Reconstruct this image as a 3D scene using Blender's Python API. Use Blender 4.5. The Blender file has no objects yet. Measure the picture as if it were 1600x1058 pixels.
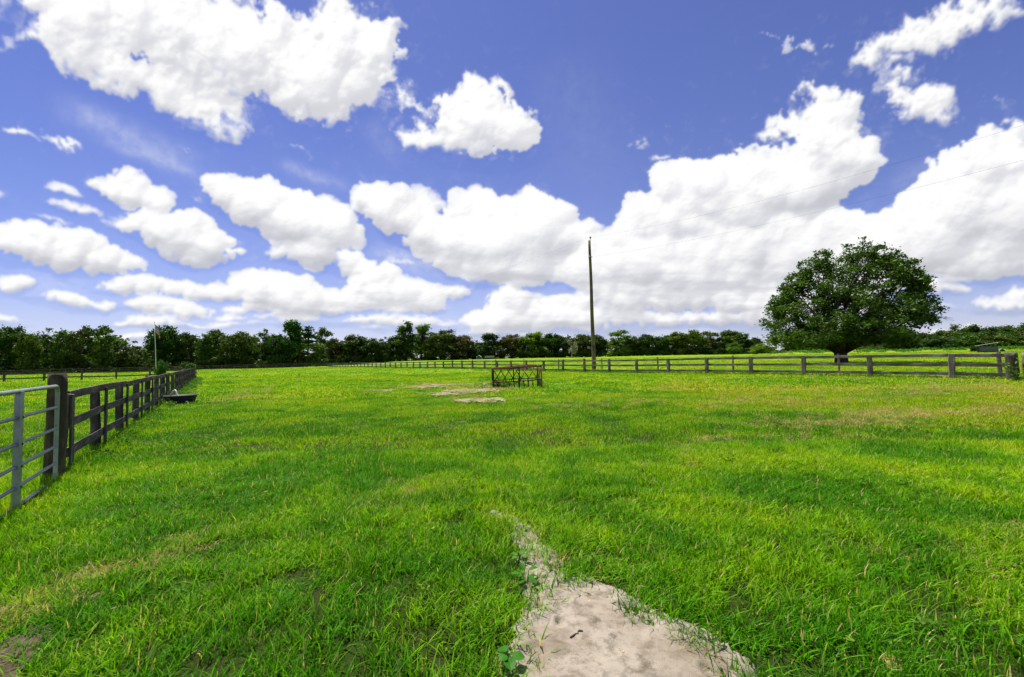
import bpy, math, random
import numpy as np
from mathutils import Matrix, Vector
random.seed(7); RNG = np.random.RandomState(7)
R = math.radians
scene = bpy.context.scene
C = scene.collection

# ---------------------------------------------------------------- camera
F = 667.0; HC = 1.56                       # focal length in photo pixels (photo 1600 x 1058), eye height
cam_d = bpy.data.cameras.new('camera'); cam = bpy.data.objects.new('camera', cam_d); C.objects.link(cam)
cam_d.sensor_fit = 'HORIZONTAL'; cam_d.sensor_width = 36.0; cam_d.lens = F / 1600 * 36.0
cam_d.clip_start = 0.05; cam_d.clip_end = 5000
PITCH, ROLL = math.atan(31 / F), R(-1.2)
cam.matrix_world = Matrix.Translation((0, 0, HC)) @ Matrix.Rotation(R(90) + PITCH, 4, 'X') @ Matrix.Rotation(ROLL, 4, 'Z')
scene.camera = cam
CR = np.array((Matrix.Rotation(R(90) + PITCH, 3, 'X') @ Matrix.Rotation(ROLL, 3, 'Z')))

# ---------------------------------------------------------------- exposure
vs = scene.view_settings
vs.view_transform = 'Standard'; vs.look = 'None'; vs.gamma = 1.0; vs.exposure = 0.8
scene.cycles.max_bounces = 6; scene.cycles.diffuse_bounces = 3; scene.cycles.transmission_bounces = 4
scene.cycles.transparent_max_bounces = 4
scene.cycles.use_adaptive_sampling = True; scene.cycles.adaptive_threshold = 0.02

# ---------------------------------------------------------------- sun
SUN_EL, SUN_AZ = R(68), R(-42)             # azimuth measured from +Y (view direction) towards +X
sun_d = bpy.data.lights.new('sun', 'SUN'); sun = bpy.data.objects.new('sun', sun_d); C.objects.link(sun)
sun_d.energy = 5.0; sun_d.angle = R(0.53); sun_d.color = (1.0, 0.955, 0.88)
sd = Vector((math.sin(SUN_AZ) * math.cos(SUN_EL), math.cos(SUN_AZ) * math.cos(SUN_EL), math.sin(SUN_EL)))
sun.rotation_euler = sd.to_track_quat('Z', 'Y').to_euler(); sun.location = sd * 50

# ---------------------------------------------------------------- clouds (procedural noise -> sky radiance map)
def perlin(x, y, seed):
    rs = np.random.RandomState(seed)
    perm = rs.permutation(256); ang = rs.rand(256) * 2 * np.pi
    gx, gy = np.cos(ang).astype(np.float32), np.sin(ang).astype(np.float32)
    xi = np.floor(x).astype(np.int64); yi = np.floor(y).astype(np.int64)
    xf = (x - xi).astype(np.float32); yf = (y - yi).astype(np.float32)
    def g(ix, iy, fx, fy):
        h = perm[(perm[ix & 255] + iy) & 255]
        return gx[h] * fx + gy[h] * fy
    s = xf * xf * xf * (xf * (xf * 6 - 15) + 10); t = yf * yf * yf * (yf * (yf * 6 - 15) + 10)
    a = g(xi, yi, xf, yf); b = g(xi + 1, yi, xf - 1, yf)
    c = g(xi, yi + 1, xf, yf - 1); d = g(xi + 1, yi + 1, xf - 1, yf - 1)
    return (a + s * (b - a)) * (1 - t) + (c + s * (d - c)) * t
def fbm(x, y, seed, octaves=6, gain=0.5, billow=False):
    out = 0.0; amp = 1.0; tot = 0.0
    for o in range(octaves):
        n = perlin(x * 2 ** o + 17.3 * o, y * 2 ** o - 9.1 * o, seed + o)
        if billow: n = 0.42 - 1.6 * np.abs(n)
        out = out + amp * n; tot += amp; amp *= gain
    return out / tot
def sstep(a, b, x):
    t = np.clip((x - a) / (b - a), 0, 1); return t * t * (3 - 2 * t)
# every cloud mass: centre and half-size (in 1/667 rad units round the view of the field), tilt, weight
PUFFS = [
 (300,70,300,62,13,1.2),(430,100,170,72,10,1.25),(170,95,165,42,22,1.1),(95,30,110,52,15,1.1),(560,85,62,75,25,1.0),(500,150,95,38,4,1.0),(300,160,110,28,22,.9),(545,25,52,38,40,.9),
 (60,82,45,14,20,.7),(330,20,230,40,5,1.2),(250,10,200,40,0,1.2),
 (752,188,80,52,20,1.05),(752,142,42,30,10,.8),(645,165,34,13,28,.7),(680,215,62,20,4,.8),(796,215,30,34,30,.8),(690,165,18,8,30,.5),
 (30,211,42,9,6,.75),(98,222,34,9,25,.75),
 (208,297,72,26,17,.95),(105,295,36,9,14,.6),(150,282,20,12,0,.5),(118,323,52,10,14,.55),(85,342,45,8,14,.5),(280,368,105,32,17,1.0),(195,352,60,16,14,.5),(5,310,20,12,0,.5),
 (85,388,125,28,12,1.1),(30,366,42,22,0,.9),(190,414,42,14,12,.8),(90,372,40,20,10,.8),
 (420,325,105,36,20,1.1),(355,300,46,25,10,1.0),(485,355,82,46,10,1.1),(515,325,36,24,30,.9),(470,395,70,16,0,.7),(305,318,16,8,0,.4),
 (625,335,78,36,28,1.05),(572,306,26,24,60,1.0),(668,318,26,18,20,.6),(690,375,75,35,22,.9),(640,410,120,16,2,.5),
 (790,380,110,58,0,1.2),(757,312,24,24,0,1.0),(838,335,52,34,5,1.1),(905,378,48,32,15,1.0),(735,350,35,40,0,1.),(800,425,110,20,0,1.1),
 (1000,350,44,36,-10,1.15),(985,385,50,34,0,1.1),(1100,290,72,46,0,1.2),(1150,285,60,38,0,1.1),(1065,330,50,40,0,1.),(1210,300,130,52,-8,1.2),(1290,240,78,52,0,1.2),(1305,182,52,36,5,1.2),(1232,205,40,17,-20,.95),(1345,235,34,34,0,.95),
 (1120,345,130,38,0,1.1),(1240,370,150,38,0,1.1),(1100,400,180,42,0,1.2),(1000,420,160,36,0,1.1),(1300,400,200,42,0,1.1),(1420,380,110,42,-10,1.1),
 (1565,260,60,66,-25,1.25),(1500,290,85,50,-25,1.15),(1480,345,110,50,-5,1.2),(1580,330,110,70,0,1.2),(1560,400,130,34,0,1.1),(1590,205,30,24,0,1.),
 (1440,55,90,30,-18,.8),(1510,25,110,28,-8,.85),(1370,80,36,30,-30,.6),(1405,105,30,18,-40,.55),(1452,150,56,28,4,.85),(1400,135,30,12,20,.5),(1560,150,16,8,0,.3),
 (1206,58,14,5,40,.42),(1236,76,20,9,-10,.62),(1278,76,17,12,-15,.66),(1255,82,16,5,0,.4),(992,226,20,9,0,.5),(1030,246,23,8,-14,.55),(1045,190,7,6,0,.3),
 (290,240,14,5,50,.4),(310,225,10,4,20,.35),(470,232,16,6,40,.35),(500,262,26,5,45,.3),(550,210,12,5,0,.3),
 (225,448,72,15,4,.95),(300,455,50,14,6,.8),(265,482,72,14,6,.9),(110,469,48,11,7,.9),(25,441,34,13,0,.95),(8,500,20,6,0,.4),
 (400,440,50,20,0,.95),(440,460,90,28,6,1.05),(340,455,36,12,0,.8),(480,480,90,14,0,1.0),(235,503,55,9,0,.6),(350,492,10,5,0,.4),
 (552,412,32,20,30,.95),(600,445,60,26,18,1.05),(650,465,50,20,14,1.0),(560,462,60,18,0,.9),(590,500,56,9,0,.7),(640,480,66,10,4,.8),
 (700,458,30,12,0,.85),(758,467,14,6,-45,.5),(800,470,34,24,0,.95),(860,468,34,16,0,.9),(780,500,60,20,0,.95),(860,495,110,20,0,.9),
 (930,440,60,24,0,.8),(1000,468,190,22,0,.95),(1130,440,160,26,0,1.1),(1200,470,180,24,0,1.0),(1320,440,110,26,0,1.0),(980,500,220,13,0,.75),(1180,498,120,12,0,.7),
 (1300,480,110,16,0,.8),(1450,495,40,8,0,.4),(1480,480,60,7,0,.35),(1590,463,22,8,0,.8),(1420,435,80,10,0,.5),(690,505,90,9,0,.5),(400,505,80,6,0,.4),
]
HOLES = [(450,6,60,22,15,.8),(20,20,34,26,40,.6),(30,118,40,16,20,.5),(330,182,60,10,5,.4),(850,452,44,12,0,.7),(700,440,60,6,0,.5),(235,88,44,7,33,.75),(232,45,26,4,30,.3),(870,455,40,14,0,.5),(1240,222,20,14,0,.7),(940,330,20,40,-40,.3),(455,5,40,14,20,.6),(610,388,46,10,18,.5),(1070,370,12,20,10,.5),(520,60,30,4,60,.2),(650,125,40,12,0,.4)]
CIRRUS = [(60,150,360,285,20,.28),(150,215,330,280,9,.22),(420,250,560,300,10,.25),(560,395,740,418,16,.45),(560,180,640,260,18,.12),(860,60,960,330,60,.05),(0,440,160,445,18,.2),(1380,300,1500,250,20,.12)]
def blur(a, r):
    for ax in (0, 1):
        for _ in range(2):
            pad = [(0, 0), (0, 0)]; pad[ax] = (r + 1, r)
            c = np.cumsum(np.pad(a, pad, mode='edge'), axis=ax, dtype=np.float64)
            n = 2 * r + 1
            a = ((c[n:] - c[:-n]) / n if ax == 0 else (c[:, n:] - c[:, :-n]) / n).astype(np.float32)
    return a
_r = np.random.RandomState(12)
for _ in range(64):                                             # small flat clouds far off, low over the trees
    _u, _v = _r.uniform(-60, 1640), _r.uniform(436, 530)
    if _u < 420 and _v < 470: continue
    _k = (560 - _v) / 120.
    PUFFS.append((_u, _v, _r.uniform(18, 60), _r.uniform(4, 11) * _k + 2.5, _r.uniform(-2, 5), _r.uniform(.55, .8)))
def puff_heights(u2, v2, sc, u0, v0, st):
    """cumulus heads: many overlapping round puffs of several sizes on every mass; a height map (view-plane units) on the grid"""
    rs = np.random.RandomState(4); Hm = np.zeros(u2.shape, np.float32)
    hh, ww = u2.shape; margin = 60
    for cx, cy, rx, ry, a, wt in PUFFS:
        if wt < .55: continue
        a = math.radians(a); ca, sa = math.cos(a), math.sin(a)
        s_ = (max(560 - cy, -40) + 190) / 700.
        for level, n, fr in ((0, 9, .62), (1, 26, .36), (2, 60, .19)):
            n = int(n * min(2.4, max(.6, rx / ry * .6)))
            for _ in range(n):
                t = rs.rand() * 2 * math.pi; q = math.sqrt(rs.rand()) * (.72, .88, .97)[level]
                px_, py = math.cos(t) * q * rx, math.sin(t) * q * ry
                if level and math.sin(t) > .35 and rs.rand() < .6: py *= -1      # more heads on the upper side
                x = cx + px_ * ca - py * sa; y = cy + px_ * sa + py * ca
                r = ry * fr * rs.uniform(.7, 1.25) * (1 if ry < 60 else .85) * (.72 + .28 * wt)
                z0 = ry * .9 * math.sqrt(max(0, 1 - q * q)) * (.8, .9, 1.0)[level]
                m = int(r / st) + int(margin * s_ / st) + 2; ix, iy = int((x - u0) / st), int((y - v0) / st)
                xa, xb, ya, yb = max(0, ix - m), min(ww, ix + m), max(0, iy - m), min(hh, iy + m)
                if xa >= xb or ya >= yb: continue
                dd = (u2[ya:yb, xa:xb] - x) ** 2 + (v2[ya:yb, xa:xb] - y) ** 2
                h = np.sqrt(np.maximum(r * r - dd, 0)); h = np.where(h > 0, h + z0, 0)
                sub = Hm[ya:yb, xa:xb]; np.maximum(sub, h, out=sub)
    return Hm
def cloud_map(u0=-330, u1=1960, v0=-260, v1=620, st=1.25):
    """brightness and cover of the clouds over a view-plane grid"""
    u, v = np.meshgrid(np.arange(u0, u1, st, dtype=np.float32), np.arange(v0, v1, st, dtype=np.float32))
    w = np.maximum(560 - v, -40) + 190.0; sc = w / 700.0
    X = (u - 800) / (w * .30 + 400) * 5.2; Y = -np.log(w) * 5.0
    wx = fbm(X * .9, Y * .9, 3, 4); wy = fbm(X * .9 + 40, Y * .9, 11, 4)
    f1 = fbm(X * 4, Y * 4, 61, 5, .6); f2 = fbm(X * 4 + 9, Y * 4, 67, 5, .6); f3 = fbm(X * 13, Y * 13, 71, 4, .6); f4 = fbm(X * 13, Y * 13 + 7, 75, 4, .6)
    up = sstep(300, 180, v)                                     # the high clouds are torn by wind
    A, B = 48 + 26 * up, 22 + 30 * up
    u2 = u + (wx * A + f1 * B + f3 * (3 + 6 * up)) * sc; v2 = v + (wy * (A - 8) + f2 * B + f4 * (3 + 6 * up)) * sc
    D = np.full(u.shape, -1.0, np.float32); base = np.zeros(u.shape, np.float32); acc = np.full(u.shape, 1e-4, np.float32); wacc = np.zeros(u.shape, np.float32)
    for cx, cy, rx, ry, a, wt in PUFFS:
        Rr = max(rx, ry) * 2.2 + 60
        xa, xb, ya, yb = [int(k) for k in (max(0, (cx - Rr - u0) / st), max(0, (cx + Rr - u0) / st), max(0, (cy - Rr - v0) / st), max(0, (cy + Rr - v0) / st))]
        sl = (slice(ya, yb), slice(xa, xb))
        a = math.radians(a); du = u2[sl] - cx; dv = v2[sl] - cy
        p = (du * math.cos(a) + dv * math.sin(a)) / rx; q = (-du * math.sin(a) + dv * math.cos(a)) / ry
        q = np.where(q > 0, q * 1.12, q); e = np.exp(-(p * p + q * q) * .9); nv = e * (0.45 + wt) * 1.15 - 1
        D[sl] = np.log(np.exp(7 * D[sl]) + np.exp(7 * nv)) / 7
        e4 = np.exp(-(p * p + q * q) * 2.6) * (.6 + wt); acc[sl] += e4; base[sl] += e4 * q; wacc[sl] = np.maximum(wacc[sl], e * wt)
    for cx, cy, rx, ry, a, wt in HOLES:
        a = math.radians(a); du = u2 - cx; dv = v2 - cy
        p = (du * math.cos(a) + dv * math.sin(a)) / rx; q = (-du * math.sin(a) + dv * math.cos(a)) / ry
        D = D - np.exp(-(p * p + q * q)) * wt
    hm = np.ones(u.shape, np.float32)
    for cx, cy, rx, ry, a, wt in HOLES:
        a = math.radians(a); du = u2 - cx; dv = v2 - cy
        p = (du * math.cos(a) + dv * math.sin(a)) / rx; q = (-du * math.sin(a) + dv * math.cos(a)) / ry
        hm = hm * (1 - np.exp(-(p * p + q * q)) * min(1, wt * 1.5))
    low = base / acc
    soft = fbm(X * 4.5 + wx * 2, Y * 4.5, 33, 7, .66)
    Hp = puff_heights(u2, v2, sc, u0, v0, st)
    hole = D + .42 + .30 * soft                                  # where the mass itself is thin, puffs are thin too
    hn = Hp * hm / (30 * sc)                                          # puff height in units of the local cloud scale
    cov = np.clip(hn, 0, 1.5) * .55 + np.clip(hole, -1, 1.2) * .9
    edge = .34 + .50 * up + .36 * sstep(0.0, .8, low)
    alpha = sstep(0.0, 1.0, (cov - .15 + (.34 + .46 * up) * soft + (.30 + .3 * up) * f1) / edge)
    thin = sstep(.8, .25, wacc); alpha = alpha * (1 - .6 * thin * (1 - sstep(.2, 1.0, cov)))
    alpha = alpha * (1 - .30 * sstep(-.05, .35, -f1 - soft * .5) * sstep(1.1, .5, cov))
    alpha = .45 * alpha + .55 * blur(alpha, 1)
    fringe = (.25 + .75 * up) * .5 * sstep(-.20, .40, cov + 1.0 * soft + .5 * f1 - .14) * sstep(-.72, .05, D)
    alpha = np.maximum(alpha, fringe)
    r = lambda k: max(1, int(round(k / st)))
    # light: height map of puffs + fine relief, sun high and to the left
    Hs = blur(Hp, 1) * .5 + blur(Hp, r(4)) * .9 + (soft * 10 + f3 * 2.5 + f1 * 12) * sc
    gy, gx = np.gradient(Hs, st); nz = 1 / np.sqrt(gx * gx * .8 + gy * gy * .8 + 1)
    nx, ny = -gx * .9 * nz, -gy * .9 * nz
    lam = np.clip(nx * -.42 + ny * -.74 + nz * .52, -.25, 1)
    lam = lam * .4 + blur(lam, r(3)) * .35 + blur(lam, r(9)) * .35
    T = np.clip(cov, 0, 1.6) * alpha; T2 = blur(T, r(14)); T3 = blur(T, r(30))
    sh = lambda a_, dx, dy: np.roll(np.roll(a_, -int(round(dy / st)), 0), -int(round(dx / st)), 1)
    above = .5 * sh(T2, -6, -22) + .5 * sh(T3, -12, -52)
    n2 = fbm(X * 1.3, Y * 2.4, 77, 6, .55)
    band = fbm(X * 1.0 + 3, Y * 6.5, 83, 5, .55) * sstep(360, 450, v)
    lowb = blur(np.clip(low, -1, 1).astype(np.float32), r(2.5)); dark = sstep(.32, 1.25, above * .45 + .80 * sstep(-.15, .95, lowb) + .5 * n2 + .7 * band)
    hi = .45 * sstep(330, 200, v)
    L = .975 + .28 * (lam - .45) * (1 - .25 * dark) - dark * .225 * (1 - hi) + .04 * soft
    L = L + .05 * sstep(.9, .2, cov) * (1 - dark)                # bright thin rims
    cir = sum(np.exp(-((((u - a) * (d - b) - (v - b) * (c - a)) / math.hypot(c - a, d - b) + 14 * wx) / wd) ** 2) * sstep(0, .3, t_) * sstep(1, .6, t_) * k
              for a, b, c, d, wd, k in CIRRUS for t_ in [((u - a) * (c - a) + (v - b) * (d - b)) / ((c - a) ** 2 + (d - b) ** 2)])
    alpha = np.maximum(alpha, np.clip(cir * (.6 + 1.2 * soft), 0, .35))
    alpha = 1 - (1 - alpha) * (1 - np.clip(.02 + .50 * np.exp(-np.maximum(560 - v, 0) / 105), 0, .5))
    return u0, v0, st, np.clip(L, .5, 1.0).astype(np.float32), alpha.astype(np.float32)
def sample(grid, u0, v0, st, u, v):
    x = np.clip((u - u0) / st, 0, grid.shape[1] - 1.001); y = np.clip((v - v0) / st, 0, grid.shape[0] - 1.001)
    i = x.astype(int); j = y.astype(int); fx = x - i; fy = y - j
    return (grid[j, i] * (1 - fx) + grid[j, i + 1] * fx) * (1 - fy) + (grid[j + 1, i] * (1 - fx) + grid[j + 1, i + 1] * fx) * fy

# ---------------------------------------------------------------- world: Nishita sky with cumulus clouds
def build_world():
    w = bpy.data.worlds.new('World'); scene.world = w; w.use_nodes = True
    nt = w.node_tree; N, L = nt.nodes, nt.links
    N.clear()
    out = N.new('ShaderNodeOutputWorld')
    sky = N.new('ShaderNodeTexSky'); sky.sky_type = 'NISHITA'; sky.sun_disc = False
    sky.sun_elevation = SUN_EL; sky.sun_rotation = SUN_AZ; sky.ozone_density = 3.0; sky.air_density = 1.0; sky.dust_density = 0.3
    tint = N.new('ShaderNodeMix'); tint.data_type = 'RGBA'; tint.blend_type = 'MULTIPLY'; tint.inputs[0].default_value = 1
    L.new(sky.outputs[0], tint.inputs[6]); tint.inputs[7].default_value = (0.77, 0.77, 1.28, 1)
    bg = N.new('ShaderNodeBackground'); bg.inputs[1].default_value = 0.055
    L.new(tint.outputs[2], bg.inputs[0])
    # cloud radiance over directions: azimuth -180..180 (image centre looks along +Y), elevation -90..90
    W, H = 4096, 2048
    az0, az1, el0, el1 = -66.0, 66.0, -4.0, 62.0
    x0, x1 = int((az0 / 360 + .5) * W), int((az1 / 360 + .5) * W)
    y0, y1 = int((el0 / 180 + .5) * H), int((el1 / 180 + .5) * H)
    az = np.radians(((np.arange(x0, x1) + .5) / W - .5) * 360); el = np.radians(((np.arange(y0, y1) + .5) / H - .5) * 180)
    A, E = np.meshgrid(az, el)
    d = np.stack([np.sin(A) * np.cos(E), np.cos(A) * np.cos(E), np.sin(E)], -1) @ CR
    zz = np.maximum(-d[..., 2], .12)
    u = (800 + F * d[..., 0] / zz).astype(np.float32); v = (529 - F * d[..., 1] / zz).astype(np.float32)
    img = np.zeros((H, W, 4), np.float32)
    # the rest of the sky dome, out of the picture: loose fair-weather cumulus so that light from all round is right
    g = 8
    hh, ww = H // g // 2, W // g
    A2, E2 = np.meshgrid((np.arange(ww) + .5) / ww * 2 * np.pi, (np.arange(hh) + .5) / hh * np.pi / 2)
    r2 = 1 / np.maximum(np.tan(E2), .12)
    n = fbm(np.sin(A2) * r2 * 1.1 + 50, np.cos(A2) * r2 * 1.1 + 50, 91, 5)
    a2 = sstep(.02, .16, n)
    for ax, m_ in ((0, hh), (1, ww)):                        # smooth enlargement
        c_ = (np.arange(m_ * g) + .5) / g - .5; i0 = np.floor(c_).astype(int); f_ = (c_ - i0)
        i1 = np.clip(i0 + 1, 0, m_ - 1) if ax == 0 else (i0 + 1) % m_; i0 = np.clip(i0, 0, m_ - 1) if ax == 0 else i0 % m_
        f_ = f_[:, None] if ax == 0 else f_[None, :]
        a2 = np.take(a2, i0, ax) * (1 - f_) + np.take(a2, i1, ax) * f_
    img[H // 2:, :, 0] = .93; img[H // 2:, :, 1] = a2; img[..., 3] = 1
    cu0, cv0, cst, cL, cA = cloud_map()
    lum = sample(cL, cu0, cv0, cst, u, v); cov_ = sample(cA, cu0, cv0, cst, u, v)
    feather = sstep(0, 60, np.minimum(np.arange(x1 - x0), np.arange(x1 - x0)[::-1]))[None, :] * sstep(0, 40, np.arange(y1 - y0)[::-1])[:, None]
    img[y0:y1, x0:x1, 0] = img[y0:y1, x0:x1, 0] * (1 - feather) + lum * feather
    img[y0:y1, x0:x1, 1] = img[y0:y1, x0:x1, 1] * (1 - feather) + cov_ * feather
    im = bpy.data.images.new('clouds', W, H, alpha=True, float_buffer=True)
    im.colorspace_settings.name = 'Non-Color'; im.alpha_mode = 'CHANNEL_PACKED'
    im.pixels.foreach_set(img.ravel()); im.update(); im.pack()
    tc = N.new('ShaderNodeTexCoord')
    rot = N.new('ShaderNodeMapping'); rot.inputs['Rotation'].default_value = (0, 0, ENV_ROT)
    env = N.new('ShaderNodeTexEnvironment'); env.image = im; env.interpolation = 'Cubic'
    L.new(tc.outputs['Generated'], rot.inputs[0]); L.new(rot.outputs[0], env.inputs[0])
    sep = N.new('ShaderNodeSeparateColor'); L.new(env.outputs['Color'], sep.inputs[0])     # red: brightness, green: cover
    cr = N.new('ShaderNodeValToRGB'); L.new(sep.outputs[0], cr.inputs[0])
    els = [(0, (0, 0, 0, 1)), (.5, (.46, .465, .515, 1)), (.75, (.715, .72, .765, 1)), (1, (1, 1, 1, 1))]
    while len(cr.color_ramp.elements) < 4: cr.color_ramp.elements.new(.5)
    for e_, (p_, c_) in zip(cr.color_ramp.elements, els): e_.position = p_; e_.color = c_
    bc = N.new('ShaderNodeBackground'); bc.inputs[1].default_value = CLOUD_STRENGTH
    L.new(cr.outputs[0], bc.inputs[0])
    mix = N.new('ShaderNodeMixShader'); L.new(sep.outputs[1], mix.inputs[0])
    L.new(bg.outputs[0], mix.inputs[1]); L.new(bc.outputs[0], mix.inputs[2])
    L.new(mix.outputs[0], out.inputs[0])
    w.cycles.sampling_method = 'MANUAL'; w.cycles.sample_map_resolution = 1024
ENV_ROT = R(-90); CLOUD_STRENGTH = 0.575
build_world()

# ---------------------------------------------------------------- placing: a point of the photo to a point of the place
def ray(u, v):
    return CR @ np.array([(u - 800) / F, -(v - 529) / F, -1.0])
def at(u, v, D):                            # at distance D along +Y
    r = ray(u, v); t = D / r[1]
    return Vector((r[0] * t, D, HC + r[2] * t))
def on_ground(u, v, z=0.0):
    r = ray(u, v); t = (z - HC) / r[2]
    return Vector((r[0] * t, r[1] * t, z))
def x_at(u, D):                             # world x of picture column u at distance D, near the horizon
    return at(u, 560 - .021 * (u - 800), D).x
def smooth(a, b, x):
    t = np.clip((x - a) / (b - a), 0, 1); return t * t * (3 - 2 * t)
FD = np.array([-.568, .823]); FN = np.array([.823, .568])     # along / across the paddock fences
RF0 = np.array([x_at(1483.6, 22.0), 22.0])
LF0 = np.array([x_at(112.9, 6.42), 6.42])
def ground_z(x, y):
    x = np.asarray(x, float); y = np.asarray(y, float)
    s = (x - RF0[0]) * FN[0] + (y - RF0[1]) * FN[1]
    z = 1.4 * smooth(0, 45, s) * smooth(55, 180, y) + .0075 * np.clip(y - 185, 0, 260) * smooth(0, 45, s)
    z = z + .02 * np.sin(x * .9 + 1.3) * np.sin(y * .7) + .03 * np.sin(x * .23 + y * .17)
    z = z + .06 * np.sin(x * .11 - y * .07 + 1) * smooth(12, 40, y)
    return z
def gz(x, y): return float(ground_z(x, y))

# ---------------------------------------------------------------- mesh and object helpers
class MB:
    def __init__(s): s.v = []; s.f = []; s.uv = []
    def add(s, vs_, fs, uvs=None):
        n = len(s.v); s.v += [tuple(p) for p in vs_]
        for i, f in enumerate(fs):
            s.f.append(tuple(n + k for k in f)); s.uv.append(uvs[i] if uvs else [(0, 0)] * len(f))
    def board(s, a, b, w, t, up=Vector((0, 0, 1)), bev=.12, jit=.0):
        """a plank from a to b: w high (along up), t thick, corners eased, slightly uneven"""
        a, b = Vector(a), Vector(b); d = (b - a); L = d.length; d.normalize()
        side = d.cross(up).normalized(); up2 = side.cross(d).normalized()
        n = max(1, int(L / .8)); rings = []; e = t * bev * 2
        prof = [(-w/2, -t/2+e), (-w/2+e, -t/2), (w/2-e, -t/2), (w/2, -t/2+e), (w/2, t/2-e), (w/2-e, t/2), (-w/2+e, t/2), (-w/2, t/2-e)]
        o = random.random() * 50; vs_ = []
        per = [0]
        for i in range(8): per.append(per[-1] + math.dist(prof[i], prof[(i + 1) % 8]))
        ku = random.uniform(.92, 1.05)
        for k in range(n + 1):
            c = a + d * L * k / n + up2 * random.uniform(-jit, jit) + side * random.uniform(-jit, jit) * .5
            for pu, ps in prof: vs_.append(c + up2 * pu * ku + side * ps)
        fs, uvs = [], []
        for k in range(n):
            for i in range(8):
                j = (i + 1) % 8; fs.append((k * 8 + i, k * 8 + j, (k + 1) * 8 + j, (k + 1) * 8 + i))
                u0, u1 = o + L * k / n, o + L * (k + 1) / n
                uvs.append([(u0, o + per[i]), (u0, o + per[i + 1]), (u1, o + per[i + 1]), (u1, o + per[i])])
        fs.append(tuple(range(8))[::-1]); uvs.append([(o, o + p[0]) for p in prof])
        fs.append(tuple(n * 8 + i for i in range(8))); uvs.append([(o, o + p[0]) for p in prof])
        s.add(vs_, fs, uvs)
    def tube(s, pts, rad, n=10, cap=True):
        pts = [Vector(p) for p in pts]; m = len(pts)
        rad = rad if hasattr(rad, '__len__') else [rad] * m
        prev = None; vs_ = []; Ls = [0]; o = random.random() * 50
        for k in range(m):
            d = (pts[min(k + 1, m - 1)] - pts[max(k - 1, 0)]).normalized()
            if prev is None:
                x = d.orthogonal().normalized()
            else:
                x = (prev - d * prev.dot(d)).normalized()
            prev = x; y = d.cross(x)
            for i in range(n):
                a = 2 * math.pi * i / n; vs_.append(pts[k] + (x * math.cos(a) + y * math.sin(a)) * rad[k])
            if k: Ls.append(Ls[-1] + (pts[k] - pts[k - 1]).length)
        fs, uvs = [], []
        for k in range(m - 1):
            for i in range(n):
                fs.append((k * n + i, k * n + (i + 1) % n, (k + 1) * n + (i + 1) % n, (k + 1) * n + i))
                c0, c1 = 2 * math.pi * rad[k] * i / n, 2 * math.pi * rad[k] * (i + 1) / n
                uvs.append([(o + Ls[k], o + c0), (o + Ls[k], o + c1), (o + Ls[k + 1], o + c1), (o + Ls[k + 1], o + c0)])
        if cap:
            fs.append(tuple(range(n))[::-1]); uvs.append([(o, o)] * n)
            fs.append(tuple((m - 1) * n + i for i in range(n))); uvs.append([(o, o)] * n)
        s.add(vs_, fs, uvs)
    def box(s, c, sx, sy, sz, rot=0):
        m = Matrix.Rotation(rot, 3, 'Z'); c = Vector(c)
        vs_ = [c + m @ Vector((x * sx / 2, y * sy / 2, z * sz / 2)) for x in (-1, 1) for y in (-1, 1) for z in (-1, 1)]
        fs = [(0, 1, 3, 2), (4, 6, 7, 5), (0, 4, 5, 1), (2, 3, 7, 6), (0, 2, 6, 4), (1, 5, 7, 3)]
        s.add(vs_, fs, [[(0, 0), (sz, 0), (sz, sx + sy), (0, sx + sy)]] * 6)
    def mesh(s, name):
        me = bpy.data.meshes.new(name); me.from_pydata(s.v, [], s.f)
        uvl = me.uv_layers.new(name='UVMap')
        uvl.data.foreach_set('uv', np.array([c for f in s.uv for c in f], np.float32).ravel())
        return me
    def build(s, name, mat, parent=None, smooth_=False):
        me = s.mesh(name); me.materials.append(mat)
        if smooth_: me.polygons.foreach_set('use_smooth', [True] * len(me.polygons))
        return link(name, me, parent)
def link(name, data, parent=None, loc=None):
    o = bpy.data.objects.new(name, data); C.objects.link(o)
    if loc is not None: o.location = loc
    if parent: o.parent = parent
    return o
def tag(o, label=None, cat=None, group=None, kind=None):
    if label: o['label'] = label
    if cat: o['category'] = cat
    if group: o['group'] = group
    if kind: o['kind'] = kind
    return o
def empty(name, loc=(0, 0, 0), label=None, cat=None, group=None):
    return tag(link(name, None, None, loc), label, cat, group)

# ---------------------------------------------------------------- materials
def nmat(name):
    m = bpy.data.materials.new(name); m.use_nodes = True
    nt = m.node_tree; nt.nodes.clear(); return m, nt.nodes, nt.links
def ramp(N, L, src, stops):
    r = N.new('ShaderNodeValToRGB'); cr = r.color_ramp
    while len(cr.elements) < len(stops): cr.elements.new(.5)
    for e, (p, c) in zip(cr.elements, stops): e.position = p; e.color = (*c, 1) if len(c) == 3 else c
    L.new(src, r.inputs[0]); return r.outputs[0]
def noise(N, L, co, scale, detail=4, rough=.55, dist=0):
    n = N.new('ShaderNodeTexNoise'); n.inputs['Scale'].default_value = scale; n.inputs['Detail'].default_value = detail
    n.inputs['Roughness'].default_value = rough; n.inputs['Distortion'].default_value = dist
    L.new(co, n.inputs['Vector']); return n.outputs[0]
def mixc(N, L, fac, a, b, mode='MIX'):
    m = N.new('ShaderNodeMix'); m.data_type = 'RGBA'; m.blend_type = mode
    for sock, val in ((m.inputs[0], fac), (m.inputs[6], a), (m.inputs[7], b)):
        if hasattr(val, 'links'): L.new(val, sock)
        elif isinstance(val, (int, float)): sock.default_value = val
        else: sock.default_value = (*val, 1)
    return m.outputs[2]
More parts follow.
